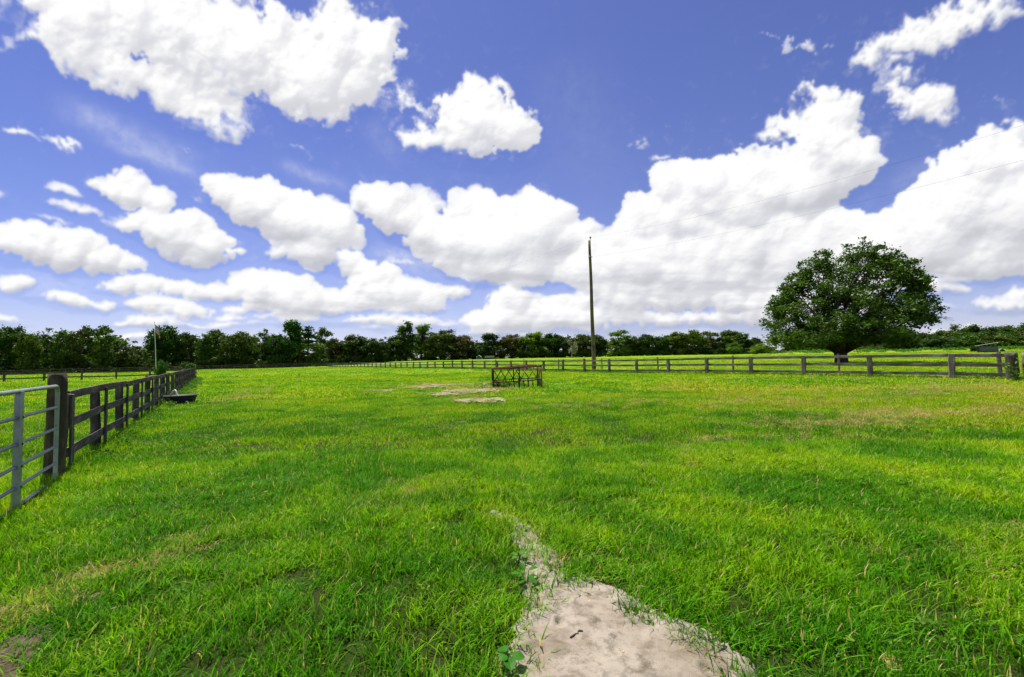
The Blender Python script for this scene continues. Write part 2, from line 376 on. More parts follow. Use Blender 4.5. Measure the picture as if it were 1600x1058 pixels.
def mapping(N, L, co, scale):
    m = N.new('ShaderNodeMapping'); m.inputs['Scale'].default_value = scale; L.new(co, m.inputs[0]); return m.outputs[0]
def fin(m, N, L, col, rough=.8, bump=None, bs=.3, metal=0, spec=.3, bd=.02):
    b = N.new('ShaderNodeBsdfPrincipled'); o = N.new('ShaderNodeOutputMaterial')
    if hasattr(col, 'links'): L.new(col, b.inputs['Base Color'])
    else: b.inputs['Base Color'].default_value = (*col, 1)
    if hasattr(rough, 'links'): L.new(rough, b.inputs['Roughness'])
    else: b.inputs['Roughness'].default_value = rough
    b.inputs['Metallic'].default_value = metal; b.inputs['Specular IOR Level'].default_value = spec
    if bump is not None:
        bp = N.new('ShaderNodeBump'); bp.inputs['Strength'].default_value = bs; bp.inputs['Distance'].default_value = bd
        L.new(bump, bp.inputs['Height']); L.new(bp.outputs[0], b.inputs['Normal'])
    L.new(b.outputs[0], o.inputs[0]); return m
def wood_mat(name, dark, light, k=.5, patch=(.5, .7)):
    m, N, L = nmat(name); uv = N.new('ShaderNodeUVMap').outputs[0]
    grain = noise(N, L, mapping(N, L, uv, (1.5, 45, 1)), 1.0, 8, .65, .3)
    blot = noise(N, L, mapping(N, L, uv, (1.6, 5, 1)), 1.0, 6, .65)
    geo = N.new('ShaderNodeNewGeometry').outputs['Position']
    big = noise(N, L, geo, .9, 3)
    c = ramp(N, L, grain, [(.3, dark), (.7, light)])
    c2 = mixc(N, L, ramp(N, L, blot, [(patch[0], (0, 0, 0)), (patch[1], (1, 1, 1))]), c, tuple(x * 1.7 for x in light))
    c3 = mixc(N, L, ramp(N, L, big, [(.45, (0, 0, 0)), (.75, (1, 1, 1))]), c2, (dark[0] * .6, dark[1] * .62, dark[2] * .55))
    return fin(m, N, L, c3, .85, grain, .55, spec=.15, bd=.008)
def plain(name, c1, c2, scale=8, rough=.6, metal=0, spec=.3, bs=.2):
    m, N, L = nmat(name); co = N.new('ShaderNodeTexCoord').outputs['Object']
    n = noise(N, L, co, scale, 6, .6)
    return fin(m, N, L, ramp(N, L, n, [(.35, c1), (.68, c2)]), rough, n, bs, metal, spec, .01)
def foliage_mat(name, c_dark, c_light, trans=.28, spec=.25, scale=.5):
    """leaves: every leaf its own tone (attribute 'rnd'), tones drifting slowly from bough to bough"""
    m, N, L = nmat(name)
    at_ = N.new('ShaderNodeAttribute'); at_.attribute_name = 'rnd'
    co = N.new('ShaderNodeTexCoord').outputs['Object']
    oi = N.new('ShaderNodeObjectInfo')
    n = noise(N, L, co, scale, 4, .6)
    a = N.new('ShaderNodeMath'); a.operation = 'MULTIPLY_ADD'; L.new(at_.outputs['Fac'], a.inputs[0]); a.inputs[1].default_value = .55; L.new(n, a.inputs[2])
    c = ramp(N, L, a.outputs[0], [(.38, c_dark), (.95, c_light)])
    hs = N.new('ShaderNodeHueSaturation')
    f = N.new('ShaderNodeMath'); f.operation = 'MULTIPLY_ADD'; L.new(oi.outputs['Random'], f.inputs[0]); f.inputs[1].default_value = .05; f.inputs[2].default_value = .475
    f2 = N.new('ShaderNodeMath'); f2.operation = 'MULTIPLY_ADD'; L.new(oi.outputs['Random'], f2.inputs[0]); f2.inputs[1].default_value = -.5; f2.inputs[2].default_value = 1.25
    L.new(f.outputs[0], hs.inputs['Hue']); L.new(f2.outputs[0], hs.inputs['Value']); L.new(c, hs.inputs['Color'])
    p = N.new('ShaderNodeBsdfPrincipled'); L.new(hs.outputs[0], p.inputs['Base Color']); p.inputs['Roughness'].default_value = .45
    p.inputs['Specular IOR Level'].default_value = spec
    t = N.new('ShaderNodeBsdfTranslucent'); L.new(mixc(N, L, 1.0, hs.outputs[0], (1.2, 1.5, .4), 'MULTIPLY'), t.inputs[0])
    mx = N.new('ShaderNodeMixShader'); mx.inputs[0].default_value = trans
    L.new(p.outputs[0], mx.inputs[1]); L.new(t.outputs[0], mx.inputs[2])
    o = N.new('ShaderNodeOutputMaterial'); L.new(mx.outputs[0], o.inputs[0]); return m
M = {}
M['fence_dark'] = wood_mat('fence_dark', (.030, .024, .018), (.150, .126, .100))
M['fence_grey'] = wood_mat('fence_grey', (.062, .049, .043), (.23, .19, .165))
M['post_wood'] = wood_mat('post_wood', (.028, .022, .012), (.085, .068, .038))
M['pole_wood'] = wood_mat('pole_wood', (.07, .055, .025), (.26, .20, .095), patch=(.6, .9))
M['bark'] = wood_mat('bark', (.02, .015, .012), (.075, .06, .048))
M['galvanized'] = plain('galvanized', (.235, .25, .265), (.37, .385, .40), 6, .38, .75, .5, .05)
M['galvanized_dull'] = plain('galvanized_dull', (.15, .165, .18), (.24, .26, .28), 9, .5, .6, .5, .1)
M['rust'] = plain('rust', (.05, .018, .010), (.16, .05, .02), 12, .85, 0, .2, .5)
M['rust_orange'] = plain('rust_orange', (.18, .06, .02), (.55, .24, .06), 8, .8, 0, .2, .3)
M['black_steel'] = plain('black_steel', (.012, .010, .010), (.04, .025, .02), 12, .7, 0, .3, .3)
M['rubber'] = plain('rubber', (.010, .010, .014), (.03, .028, .04), 10, .55, 0, .4, .15)
M['white_paint'] = plain('white_paint', (.5, .5, .48), (.7, .7, .68), 5, .5)
M['grey_sheet'] = plain('grey_sheet', (.05, .06, .07), (.10, .11, .12), 4, .6, 0, .4)
M['pale_roof'] = plain('pale_roof', (.62, .62, .60), (.75, .75, .74), 3, .4)
M['wire'] = plain('wire', (.05, .05, .05), (.09, .09, .09), 3, .5)
M['sand_pale'] = plain('sand_pale', (.42, .34, .27), (.58, .5, .42), 9, .95, 0, .1, .6)
M['twig'] = plain('twig', (.02, .014, .010), (.07, .045, .03), 30, .9)
M['leaf_oak'] = foliage_mat('leaf_oak', (.011, .028, .004), (.080, .142, .018), .2, .12, .35)
M['leaf_mid'] = foliage_mat('leaf_mid', (.010, .027, .004), (.075, .135, .016), .2, .08, .15)
M['leaf_bright'] = foliage_mat('leaf_bright', (.020, .055, .005), (.11, .20, .018), .24, .08, .15)
M['leaf_dark'] = foliage_mat('leaf_dark', (.009, .021, .004), (.058, .100, .014), .16, .08, .15)
M['leaf_brown'] = foliage_mat('leaf_brown', (.022, .026, .006), (.11, .10, .03), .18, .08, .15)
M['moss'] = foliage_mat('moss', (.12, .11, .07), (.30, .27, .19), .2, .1, .3)

# ---------------------------------------------------------------- pasture colours (dry streaks, lush patches) by place
def pasture(N, L, fine):
    """returns (green/yellow field colour, dryness) at the shading point's place on the field"""
    geo = N.new('ShaderNodeNewGeometry').outputs['Position']
    flat = mapping(N, L, geo, (1, 1, 0))
    big = noise(N, L, flat, .16, 3, .55, .4); mid = noise(N, L, flat, .75, 4, .6, .5); sml = noise(N, L, flat, 3.2, 3, .6)
    streak = noise(N, L, mapping(N, L, geo, (.12, .5, 0)), 1.0, 4, .6, .6)
    sep = N.new('ShaderNodeSeparateXYZ'); L.new(geo, sep.inputs[0])
    def mth(op, a, b=None, c=None):
        n = N.new('ShaderNodeMath'); n.operation = op
        for i, x in enumerate((a, b, c)):
            if x is None: continue
            if hasattr(x, 'links'): L.new(x, n.inputs[i])
            else: n.inputs[i].default_value = x
        return n.outputs[0]
    # the right-hand side of the paddock is drier; so is the far end
    mr = N.new('ShaderNodeMapRange'); L.new(sep.outputs[0], mr.inputs[0]); mr.inputs[1].default_value = 1.0; mr.inputs[2].default_value = 11; mr.inputs[3].default_value = -.06; mr.inputs[4].default_value = .12
    ff = N.new('ShaderNodeMapRange'); L.new(sep.outputs[1], ff.inputs[0]); ff.inputs[1].default_value = 17; ff.inputs[2].default_value = 30; ff.inputs[3].default_value = 1; ff.inputs[4].default_value = .25
    nr = N.new('ShaderNodeMapRange'); L.new(sep.outputs[1], nr.inputs[0]); nr.inputs[1].default_value = 3; nr.inputs[2].default_value = 13; nr.inputs[3].default_value = -.075; nr.inputs[4].default_value = 0
    mrs = mth('ADD', mth('MULTIPLY', mr.outputs[0], ff.outputs[0]), nr.outputs[0])
    mf = N.new('ShaderNodeMapRange'); L.new(sep.outputs[1], mf.inputs[0]); mf.inputs[1].default_value = 16; mf.inputs[2].default_value = 80; mf.inputs[3].default_value = 0; mf.inputs[4].default_value = .04
    dry = mth('ADD', mth('ADD', mth('MULTIPLY_ADD', mth('SUBTRACT', big, .5), 1.0, .5), mth('MULTIPLY', mth('SUBTRACT', mid, .5), .9)), mth('ADD', mth('MULTIPLY', mth('SUBTRACT', streak, .5), .5), mth('ADD', mrs, mf.outputs[0])))
    c = ramp(N, L, dry, [(.28, (.050, .185, .001)), (.42, (.120, .275, .001)), (.56, (.200, .330, .001)), (.74, (.27, .315, .008))])
    stv = mth('ADD', mth('MULTIPLY', sml, .45), mth('ADD', mth('MULTIPLY', streak, .55), mrs))
    straw = ramp(N, L, stv, [(.60, (0, 0, 0)), (.74, (1, 1, 1))])
    return c, straw, dry, geo, flat, mth

def ground_material():
    m, N, L = nmat('pasture_soil')
    c, straw, dry, geo, flat, mth = pasture(N, L, False)
    fine = noise(N, L, flat, 9, 8, .75); grit = noise(N, L, flat, 60, 6, .7)
    c = mixc(N, L, ramp(N, L, fine, [(.35, (0, 0, 0)), (.68, (1, 1, 1))]), mixc(N, L, 1, c, (.50, .55, .5), 'MULTIPLY'), c)
    c = mixc(N, L, mth('MULTIPLY', straw, .30), c, (.30, .25, .10))
    # close by, the soil between the blades shows
    sep = N.new('ShaderNodeSeparateXYZ'); L.new(geo, sep.inputs[0])
    near = N.new('ShaderNodeMapRange'); L.new(sep.outputs[1], near.inputs[0]); near.inputs[1].default_value = 9; near.inputs[2].default_value = 26; near.inputs[3].default_value = 1; near.inputs[4].default_value = 0
    soil = ramp(N, L, grit, [(.3, (.016, .030, .003)), (.7, (.055, .075, .012))])
    c = mixc(N, L, near.outputs[0], c, soil)
    h = mth('ADD', fine, mth('MULTIPLY', grit, .5))
    return fin(m, N, L, c, .95, h, .8, spec=.1, bd=.08)
def blade_material():
    m, N, L = nmat('grass_blades')
    c, straw, dry, geo, flat, mth = pasture(N, L, True)
    rn = N.new('ShaderNodeAttribute'); rn.attribute_name = 'rnd'
    ht = N.new('ShaderNodeAttribute'); ht.attribute_name = 'along'
    oi = N.new('ShaderNodeObjectInfo')
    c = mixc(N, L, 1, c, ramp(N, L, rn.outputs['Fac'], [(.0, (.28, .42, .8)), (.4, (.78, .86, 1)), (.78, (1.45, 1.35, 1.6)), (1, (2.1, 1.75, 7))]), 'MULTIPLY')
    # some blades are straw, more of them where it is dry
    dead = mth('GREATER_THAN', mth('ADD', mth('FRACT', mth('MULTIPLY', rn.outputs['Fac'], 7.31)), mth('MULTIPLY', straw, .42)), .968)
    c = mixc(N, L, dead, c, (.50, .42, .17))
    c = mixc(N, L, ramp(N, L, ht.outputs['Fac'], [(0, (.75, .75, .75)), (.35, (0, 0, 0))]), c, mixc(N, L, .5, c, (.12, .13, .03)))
    p = N.new('ShaderNodeBsdfPrincipled'); L.new(c, p.inputs['Base Color']); p.inputs['Roughness'].default_value = .55; p.inputs['Specular IOR Level'].default_value = .07
    t = N.new('ShaderNodeBsdfTranslucent'); L.new(mixc(N, L, 1.0, c, (1.5, 1.5, .5), 'MULTIPLY'), t.inputs[0])
    mx = N.new('ShaderNodeMixShader'); mx.inputs[0].default_value = .40
    L.new(p.outputs[0], mx.inputs[1]); L.new(t.outputs[0], mx.inputs[2])
    o = N.new('ShaderNodeOutputMaterial'); L.new(mx.outputs[0], o.inputs[0]); return m
def sand_material(name, dark, light, tint):
    m, N, L = nmat(name); geo = N.new('ShaderNodeNewGeometry').outputs['Position']
    a = noise(N, L, geo, 3.5, 6, .6, .5); b = noise(N, L, geo, 11, 10, .72, .15); g = noise(N, L, geo, 140, 4, .8)
    c = ramp(N, L, b, [(.34, dark), (.52, light), (.8, tuple(x * 1.12 for x in light))])
    c = mixc(N, L, ramp(N, L, a, [(.42, (0, 0, 0)), (.66, (.7, .7, .7))]), c, tint)
    c = mixc(N, L, ramp(N, L, g, [(.28, (.9, .9, .9)), (.42, (0, 0, 0))]), c, tuple(x * .3 for x in dark))
    ad = N.new('ShaderNodeMath'); ad.operation = 'MULTIPLY_ADD'; L.new(g, ad.inputs[0]); ad.inputs[1].default_value = .6; L.new(b, ad.inputs[2])
    return fin(m, N, L, c, .95, ad.outputs[0], .7, spec=.1, bd=.012)
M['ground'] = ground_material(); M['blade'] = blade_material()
M['sand'] = sand_material('path_sand', (.115, .095, .068), (.295, .255, .20), (.185, .145, .10))
M['sand2'] = sand_material('patch_sand', (.09, .085, .035), (.27, .235, .145), (.11, .13, .035))
M['mud'] = sand_material('mud', (.02, .014, .009), (.11, .078, .052), (.05, .035, .022))

# ---------------------------------------------------------------- ground sheet, out to the horizon
def build_ground():
    n = 300
    t = np.linspace(-1, 1, n); s_ = np.sinh(t * 5.2) / np.sinh(5.2) * 1600
    X, Y = np.meshgrid(s_, s_ + 0.0)
    Z = ground_z(X, Y)
    v = np.stack([X, Y, Z], -1).reshape(-1, 3)
    i = np.arange(n * n).reshape(n, n)
    f = np.stack([i[:-1, :-1], i[:-1, 1:], i[1:, 1:], i[1:, :-1]], -1).reshape(-1, 4)
    me = bpy.data.meshes.new('ground'); me.from_pydata(v.tolist(), [], f.tolist()); me.materials.append(M['ground'])
    me.polygons.foreach_set('use_smooth', [True] * len(me.polygons))
    tag(link('ground', me), kind='structure')
build_ground()

# ---------------------------------------------------------------- bare places
def inside(poly, x, y):
    poly = np.asarray(poly); r = np.zeros(np.shape(x), bool); j = len(poly) - 1
    for i in range(len(poly)):
        xi, yi = poly[i]; xj, yj = poly[j]
        c = ((yi > y) != (yj > y)) & (x < (xj - xi) * (y - yi) / (yj - yi + 1e-12) + xi); r ^= c; j = i
    return r
def edge_dist(poly, x, y):
    """signed distance to a polygon's outline, positive inside"""
    poly = np.asarray(poly); d = np.full(np.shape(x), 1e9)
    for i in range(len(poly)):
        a = poly[i]; b = poly[(i + 1) % len(poly)]; e = b - a; l = (e ** 2).sum() + 1e-12
        t = np.clip(((x - a[0]) * e[0] + (y - a[1]) * e[1]) / l, 0, 1)
        d = np.minimum(d, np.hypot(x - a[0] - e[0] * t, y - a[1] - e[1] * t))
    return np.where(inside(poly, x, y), d, -d)
PATH_PX = [(768, 806), (788, 815), (803, 850), (822, 900), (822, 950), (815, 1000), (800, 1058), (790, 1110), (1190, 1110), (1145, 1050), (1105, 1018), (1068, 996), (1030, 975), (995, 957), (965, 942), (925, 925), (895, 905), (872, 882), (850, 860), (825, 836), (800, 812)]
PATH = [tuple(on_ground(u, v))[:2] for u, v in PATH_PX]
PATH = PATH[:8] + [(PATH[7][0] - .0, .4), (PATH[8][0] + .2, .4)] + PATH[8:]
def path_field(x, y):
    return edge_dist(PATH, x, y) + .13 * fbm(np.asarray(x) * 3.0 + 7, np.asarray(y) * 3.0, 5, 4) - .075 + .05 * fbm(np.asarray(x) * 14, np.asarray(y) * 14, 6, 2)
PATCHES = [on_ground(u, v) for u, v in [(706, 600), (662, 605), (738, 611), (756, 627), (700, 617), (722, 630), (600, 612), (772, 604)]]
PATCH_R = [(3.0, 2.4), (1.9, 1.6), (2.0, 2.6), (1.3, 1.3), (1.0, 1.7), (.6, .7), (.9, .9), (1.6, 1.5)]
def patch_field(x, y):
    x = np.asarray(x, float); y = np.asarray(y, float); D = np.full(x.shape, -9.0)
    for p, (rx, ry) in zip(PATCHES, PATCH_R):
        D = np.maximum(D, 1 - np.sqrt(((x - p.x) / rx) ** 2 + ((y - p.y) / ry) ** 2))
    return D + 1.9 * fbm(x * 2.0 + 3, y * 1.1, 15, 6, .75) - .16
MUD = [tuple(on_ground(u, v))[:2] for u, v in [(-150, 1130), (-120, 1030), (0, 1000), (45, 975), (100, 962), (95, 985), (55, 1035), (20, 1080), (-40, 1150)]]
def mud_field(x, y): return edge_dist(MUD, x, y) + .05 * fbm(np.asarray(x) * 4, np.asarray(y) * 4, 8, 3)
def bare(name, field, x0, x1, y0, y1, step, mat, lift, relief, thr=0.0):
    xs, ys = np.arange(x0, x1, step), np.arange(y0, y1, step); X, Y = np.meshgrid(xs, ys)
    Fd = field(X, Y); Z = ground_z(X, Y) + lift + relief * (fbm(X * 5, Y * 5, 31, 5) * .6 + fbm(X * 1.7, Y * 1.7, 32, 3) + (.8 * fbm(X * 15, Y * 15, 35, 3) if step < .03 else 0)) + relief * .9
    if step < .02:                                             # hoof and boot marks
        rs = np.random.RandomState(21)
        for _ in range(46):
            px_, py_, r_ = rs.uniform(0, 1.7), rs.uniform(1.5, 4.2), rs.uniform(.03, .06); a_ = rs.rand() * 3.14
            dx, dy = X - px_, Y - py_; e_ = np.hypot((dx * math.cos(a_) + dy * math.sin(a_)) / 1.5, -dx * math.sin(a_) + dy * math.cos(a_)) / r_
            Z += .007 * np.exp(-((e_ - 1.15) / .3) ** 2) - .016 * sstep(1.1, .55, e_)
    ok = Fd > thr
    Z = np.maximum(Z, ground_z(X, Y) + lift)
    Z = np.where(Fd < thr + .02, ground_z(X, Y) + lift, Z)
    cell = ok[:-1, :-1] & ok[1:, :-1] & ok[:-1, 1:] & ok[1:, 1:]
    idx = np.arange(X.size).reshape(X.shape)
    f = np.stack([idx[:-1, :-1], idx[:-1, 1:], idx[1:, 1:], idx[1:, :-1]], -1)[cell]
    used = np.unique(f); rem = np.full(X.size, -1); rem[used] = np.arange(len(used))
    v = np.stack([X, Y, Z], -1).reshape(-1, 3)[used]
    me = bpy.data.meshes.new(name); me.from_pydata(v.tolist(), [], rem[f].tolist()); me.materials.append(mat)
    me.polygons.foreach_set('use_smooth', [True] * len(me.polygons))
    return tag(link(name, me), kind='structure')
def path_sheet(x, y): return path_field(x, y) + .07 * sstep(0, .3, np.asarray(x) - np.interp(y, [1.6, 4.2], [.95, -.05])) * sstep(3.3, 2.2, np.asarray(y))
bare('path', path_sheet, -.6, 2.6, .4, 4.6, .014, M['sand'], .006, .020, -.11)
bare('sand_patch', patch_field, -9, 3, 12, 28, .08, M['sand2'], .010, .05, .10)
bare('soil_patch', mud_field, -4.5, -1.6, 1.2, 3.2, .03, M['mud'], .006, .02)

# ---------------------------------------------------------------- grass
def blades_mesh(name, n, radius, h, wd, seed, seg=3, lean=.5, mat='blade', clustered=False):
    rs = np.random.RandomState(seed)
    ang = rs.rand(n) * 6.283; rad = radius * np.sqrt(rs.rand(n)); bx, by = rad * np.cos(ang), rad * np.sin(ang)
    hh = h * (.45 + .75 * rs.rand(n) ** 1.2); yaw = rs.rand(n) * 6.283; ln = lean * (.15 + rs.rand(n) * 1.1); ww = wd * (.6 + .7 * rs.rand(n))
    curl = rs.uniform(.6, 2.2, n)
    V, Fs, al, rn = [], [], [], []
    r = rs.rand(n)
    for k in range(seg + 1):
        t = k / seg
        out = ln * hh * t ** (1 + curl * .5); up = hh * t * (1 - .28 * np.clip(ln, 0, 1.4) * t)
        w = ww * (1 - t ** 1.6) * .5 + ww * .06
        cx = bx + np.cos(yaw) * out; cy = by + np.sin(yaw) * out
        tw = yaw + 1.57 + t * .7
        V.append(np.stack([cx - np.cos(tw) * w, cy - np.sin(tw) * w, up - .004], -1)); V.append(np.stack([cx + np.cos(tw) * w, cy + np.sin(tw) * w, up - .004], -1))
        al += [np.full(n, t)] * 2; rn += [r] * 2
    V = np.stack(V, 1).reshape(-1, 3); al = np.stack(al, 1).ravel(); rn = np.stack(rn, 1).ravel()
    b = np.arange(n)[:, None] * (2 * (seg + 1))
    q = np.concatenate([np.stack([b[:, 0] + 2 * k, b[:, 0] + 2 * k + 1, b[:, 0] + 2 * k + 3, b[:, 0] + 2 * k + 2], -1) for k in range(seg)])
    me = bpy.data.meshes.new(name); me.from_pydata(V.tolist(), [], q.tolist())
    for nm, d in (('along', al), ('rnd', rn)):
        a = me.attributes.new(nm, 'FLOAT', 'POINT'); a.data.foreach_set('value', d.astype(np.float32))
    me.materials.append(M[mat]); return me
def scatter(name, kinds, P, yaw, scl, label, cat=None):
    """one ground-cover object: mesh kinds set on points, through geometry nodes"""
    coll = bpy.data.collections.new(name + '_kinds')
    for i, me in enumerate(kinds):
        coll.objects.link(bpy.data.objects.new('%s_kind' % name, me))
    me = bpy.data.meshes.new(name); me.vertices.add(len(P)); me.vertices.foreach_set('co', P.astype(np.float32).ravel())
    a = me.attributes.new('yaw', 'FLOAT_VECTOR', 'POINT')
    tilt = RNG.uniform(-.12, .12, (len(P), 2)); a.data.foreach_set('vector', np.c_[tilt, yaw].astype(np.float32).ravel())
    a = me.attributes.new('scl', 'FLOAT_VECTOR', 'POINT'); a.data.foreach_set('vector', scl.astype(np.float32).ravel())
    a = me.attributes.new('pick', 'INT', 'POINT'); a.data.foreach_set('value', RNG.randint(0, len(kinds), len(P)).astype(np.int32))
    o = link(name, me); tag(o, label, cat, kind='stuff')
    g = bpy.data.node_groups.new(name, 'GeometryNodeTree'); g.is_modifier = True
    g.interface.new_socket('Geometry', in_out='INPUT', socket_type='NodeSocketGeometry'); g.interface.new_socket('Geometry', in_out='OUTPUT', socket_type='NodeSocketGeometry')
    N, L = g.nodes, g.links
    gi, go = N.new('NodeGroupInput'), N.new('NodeGroupOutput')
    m2p = N.new('GeometryNodeMeshToPoints'); L.new(gi.outputs[0], m2p.inputs[0])
    ci = N.new('GeometryNodeCollectionInfo'); ci.inputs[0].default_value = coll; ci.inputs['Separate Children'].default_value = True; ci.inputs['Reset Children'].default_value = True
    iop = N.new('GeometryNodeInstanceOnPoints'); L.new(m2p.outputs[0], iop.inputs['Points']); L.new(ci.outputs[0], iop.inputs['Instance']); iop.inputs['Pick Instance'].default_value = True
    def attr(nm, ty):
        n = N.new('GeometryNodeInputNamedAttribute'); n.data_type = ty; n.inputs[0].default_value = nm; return n.outputs[0]
    L.new(attr('pick', 'INT'), iop.inputs['Instance Index'])
    L.new(attr('yaw', 'FLOAT_VECTOR'), iop.inputs['Rotation'])
    L.new(attr('scl', 'FLOAT_VECTOR'), iop.inputs['Scale'])
    L.new(iop.outputs[0], go.inputs[0])
    md = o.modifiers.new('scatter', 'NODES'); md.node_group = g
    return o
def lattice(y0, y1, per_m2, spread=1.42, margin=2.5):
    n = int(per_m2 * (spread * (y1 ** 2 - y0 ** 2) + 2 * margin * (y1 - y0)))
    y = np.sqrt(RNG.rand(n) * (y1 ** 2 - y0 ** 2) + y0 ** 2); x = RNG.uniform(-1, 1, n) * (spread * y + margin)
    return x, y
def height_field(x, y):
    """taller, lusher tufts here and there"""
    return .78 + .42 * fbm(x * .5, y * .5, 41, 3) * 1.6 + .5 * fbm(x * 2.2, y * 2.2, 44, 3) + .75 * fbm(x * 5.5, y * 5.5, 46, 2)
def fence_lines_dist(x, y):
    d = np.full(np.shape(x), 9.0)
    for P0, a, b in ((RF0, -4, 170), (LF0, -6, 50)):
        s = (x - P0[0]) * FD[0] + (y - P0[1]) * FD[1]; q = np.abs((x - P0[0]) * FN[0] + (y - P0[1]) * FN[1])
        d = np.minimum(d, np.where((s > a) & (s < b), q, 9.0))
    return d
def sow(name, bands, kinds, label):
    Ps, Ys, Ss = [], [], []
    for y0, y1, dens, k in bands:
        x, y = lattice(y0, y1, dens, 1.42, 7.0)
        pa = path_field(x, y); rt = sstep(-.05, .25, x - np.interp(y, [2, 4.2], [.75, -.05]))
        dens_ = sstep(.05 + .02 * rt, -.03, pa + .10 * fbm(x * 7, y * 7, 97, 3) + .02 * RNG.normal(size=len(x))); rz = rt * sstep(3.4, 2.2, y) * sstep(-.42, -.15, pa); dens_ = dens_ * (1 - rz * (.10 + .35 * sstep(-.1, .15, fbm(x * 5 + 3, y * 5, 98, 3)))); keep = RNG.rand(len(x)) < np.maximum(dens_, .012)
        pf = patch_field(x, y); keep &= RNG.rand(len(x)) < 1 - .74 * sstep(-.05, .7, pf)
        keep &= RNG.rand(len(x)) < 1 - .6 * sstep(-.08, .10, mud_field(x, y))
        # the low dry tufts by the path's right side and thin places
        thin = fbm(x * .8 + 9, y * .8, 51, 3); keep &= RNG.rand(len(x)) > .55 * sstep(.12, .35, thin) * (y < 14)
        x, y = x[keep], y[keep]; pf = patch_field(x, y)
        h = np.clip(height_field(x, y), .36, 1.7)
        h = h * np.where(pf > -.25, .8, 1.0) * np.where(path_field(x, y) > 0.07, .5, 1)
        h = h * (1 + .9 * np.exp(-(fence_lines_dist(x, y) / .35) ** 2))
        r = RNG.uniform(.8, 1.25, len(x))
        Ps.append(np.stack([x, y, ground_z(x, y)], -1)); Ys.append(RNG.rand(len(x)) * 6.283); Ss.append(np.stack([r, r, h * RNG.uniform(.8, 1.2, len(x))], -1))
    return scatter(name, kinds, np.concatenate(Ps), np.concatenate(Ys), np.concatenate(Ss), label)
GRASS = True
M['straw'] = foliage_mat('straw', (.20, .15, .045), (.42, .33, .12), .3, .1, 6)
if GRASS:
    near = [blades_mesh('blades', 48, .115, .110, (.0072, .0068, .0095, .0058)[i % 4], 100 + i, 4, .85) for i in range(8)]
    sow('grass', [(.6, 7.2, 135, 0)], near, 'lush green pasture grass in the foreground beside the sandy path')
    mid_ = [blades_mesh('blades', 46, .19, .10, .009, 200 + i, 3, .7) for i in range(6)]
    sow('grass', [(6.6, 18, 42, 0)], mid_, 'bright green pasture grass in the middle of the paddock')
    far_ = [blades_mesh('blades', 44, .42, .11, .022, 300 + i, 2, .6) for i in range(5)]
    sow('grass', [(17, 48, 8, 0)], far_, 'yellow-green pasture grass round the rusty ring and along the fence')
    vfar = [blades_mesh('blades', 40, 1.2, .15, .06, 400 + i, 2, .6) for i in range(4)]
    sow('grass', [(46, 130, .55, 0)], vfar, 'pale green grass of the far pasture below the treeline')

    # dead thatch: along the trodden right side of the path, round the bare patch, and in streaks on the dry right half
    dk = [blades_mesh('dry_blades', 34, .10, .06, .005, 600 + i, 3, 1.7, 'straw') for i in range(4)]
    x, y = lattice(.8, 5.2, 90); pa = path_field(x, y); right = x > np.interp(y, [2, 4.2], [.5, -.15])
    k_ = (pa > -.34) & (pa < .10) & (RNG.rand(len(x)) < np.where(right, .75, .30) * np.exp(-((pa + .06) / .14) ** 2))
    x2, y2 = lattice(3, 26, 7); n2 = fbm(x2 * .35 + 3, y2 * .8, 123, 4) + .14 * sstep(1, 9, x2) - .17
    k2 = RNG.rand(len(x2)) < .6 * sstep(.03, .30, n2)
    x3, y3 = lattice(13, 30, 6); p3 = patch_field(x3, y3); k3 = (p3 > -.35) & (RNG.rand(len(x3)) < .6)
    tx, ty, ts = [], [], []
    for (ua, va, ub, vb, wd, n) in ((-40, 985, 120, 905, .12, 75), (120, 905, 345, 838, .12, 55), (980, 742, 1420, 640, .5, 150), (1180, 668, 1620, 640, .5, 120), (1120, 640, 1600, 604, .9, 150), (1500, 900, 1640, 830, .3, 70), (850, 640, 1180, 622, .6, 60), (600, 800, 660, 760, .25, 60), (320, 640, 420, 606, .5, 50)):
        a = on_ground(ua, va); b = on_ground(ub, vb); t = RNG.rand(n); tx.append(a.x + (b.x - a.x) * t + RNG.normal(0, wd, n)); ty.append(a.y + (b.y - a.y) * t + RNG.normal(0, wd, n))
    tx, ty = np.concatenate(tx), np.concatenate(ty); ts = np.interp(ty, [3, 20], [1.1, 2.1])
    X_ = np.concatenate([tx, x[k_], x2[k2], x3[k3]]); Y_ = np.concatenate([ty, y[k_], y2[k2], y3[k3]]); s_ = np.concatenate([ts, np.full(k_.sum(), .9), np.interp(y2[k2], [3, 26], [1.0, 2.2]), np.full(k3.sum(), 1.8)]) * RNG.uniform(.7, 1.3, len(X_))
    scatter('dry_grass', dk, np.stack([X_, Y_, ground_z(X_, Y_) + np.interp(Y_, [5, 12], [.0, .045])], -1), RNG.rand(len(X_)) * 6.28, np.stack([s_, s_, s_], -1), 'straw coloured dead grass along the path edge and in dry streaks on the right')

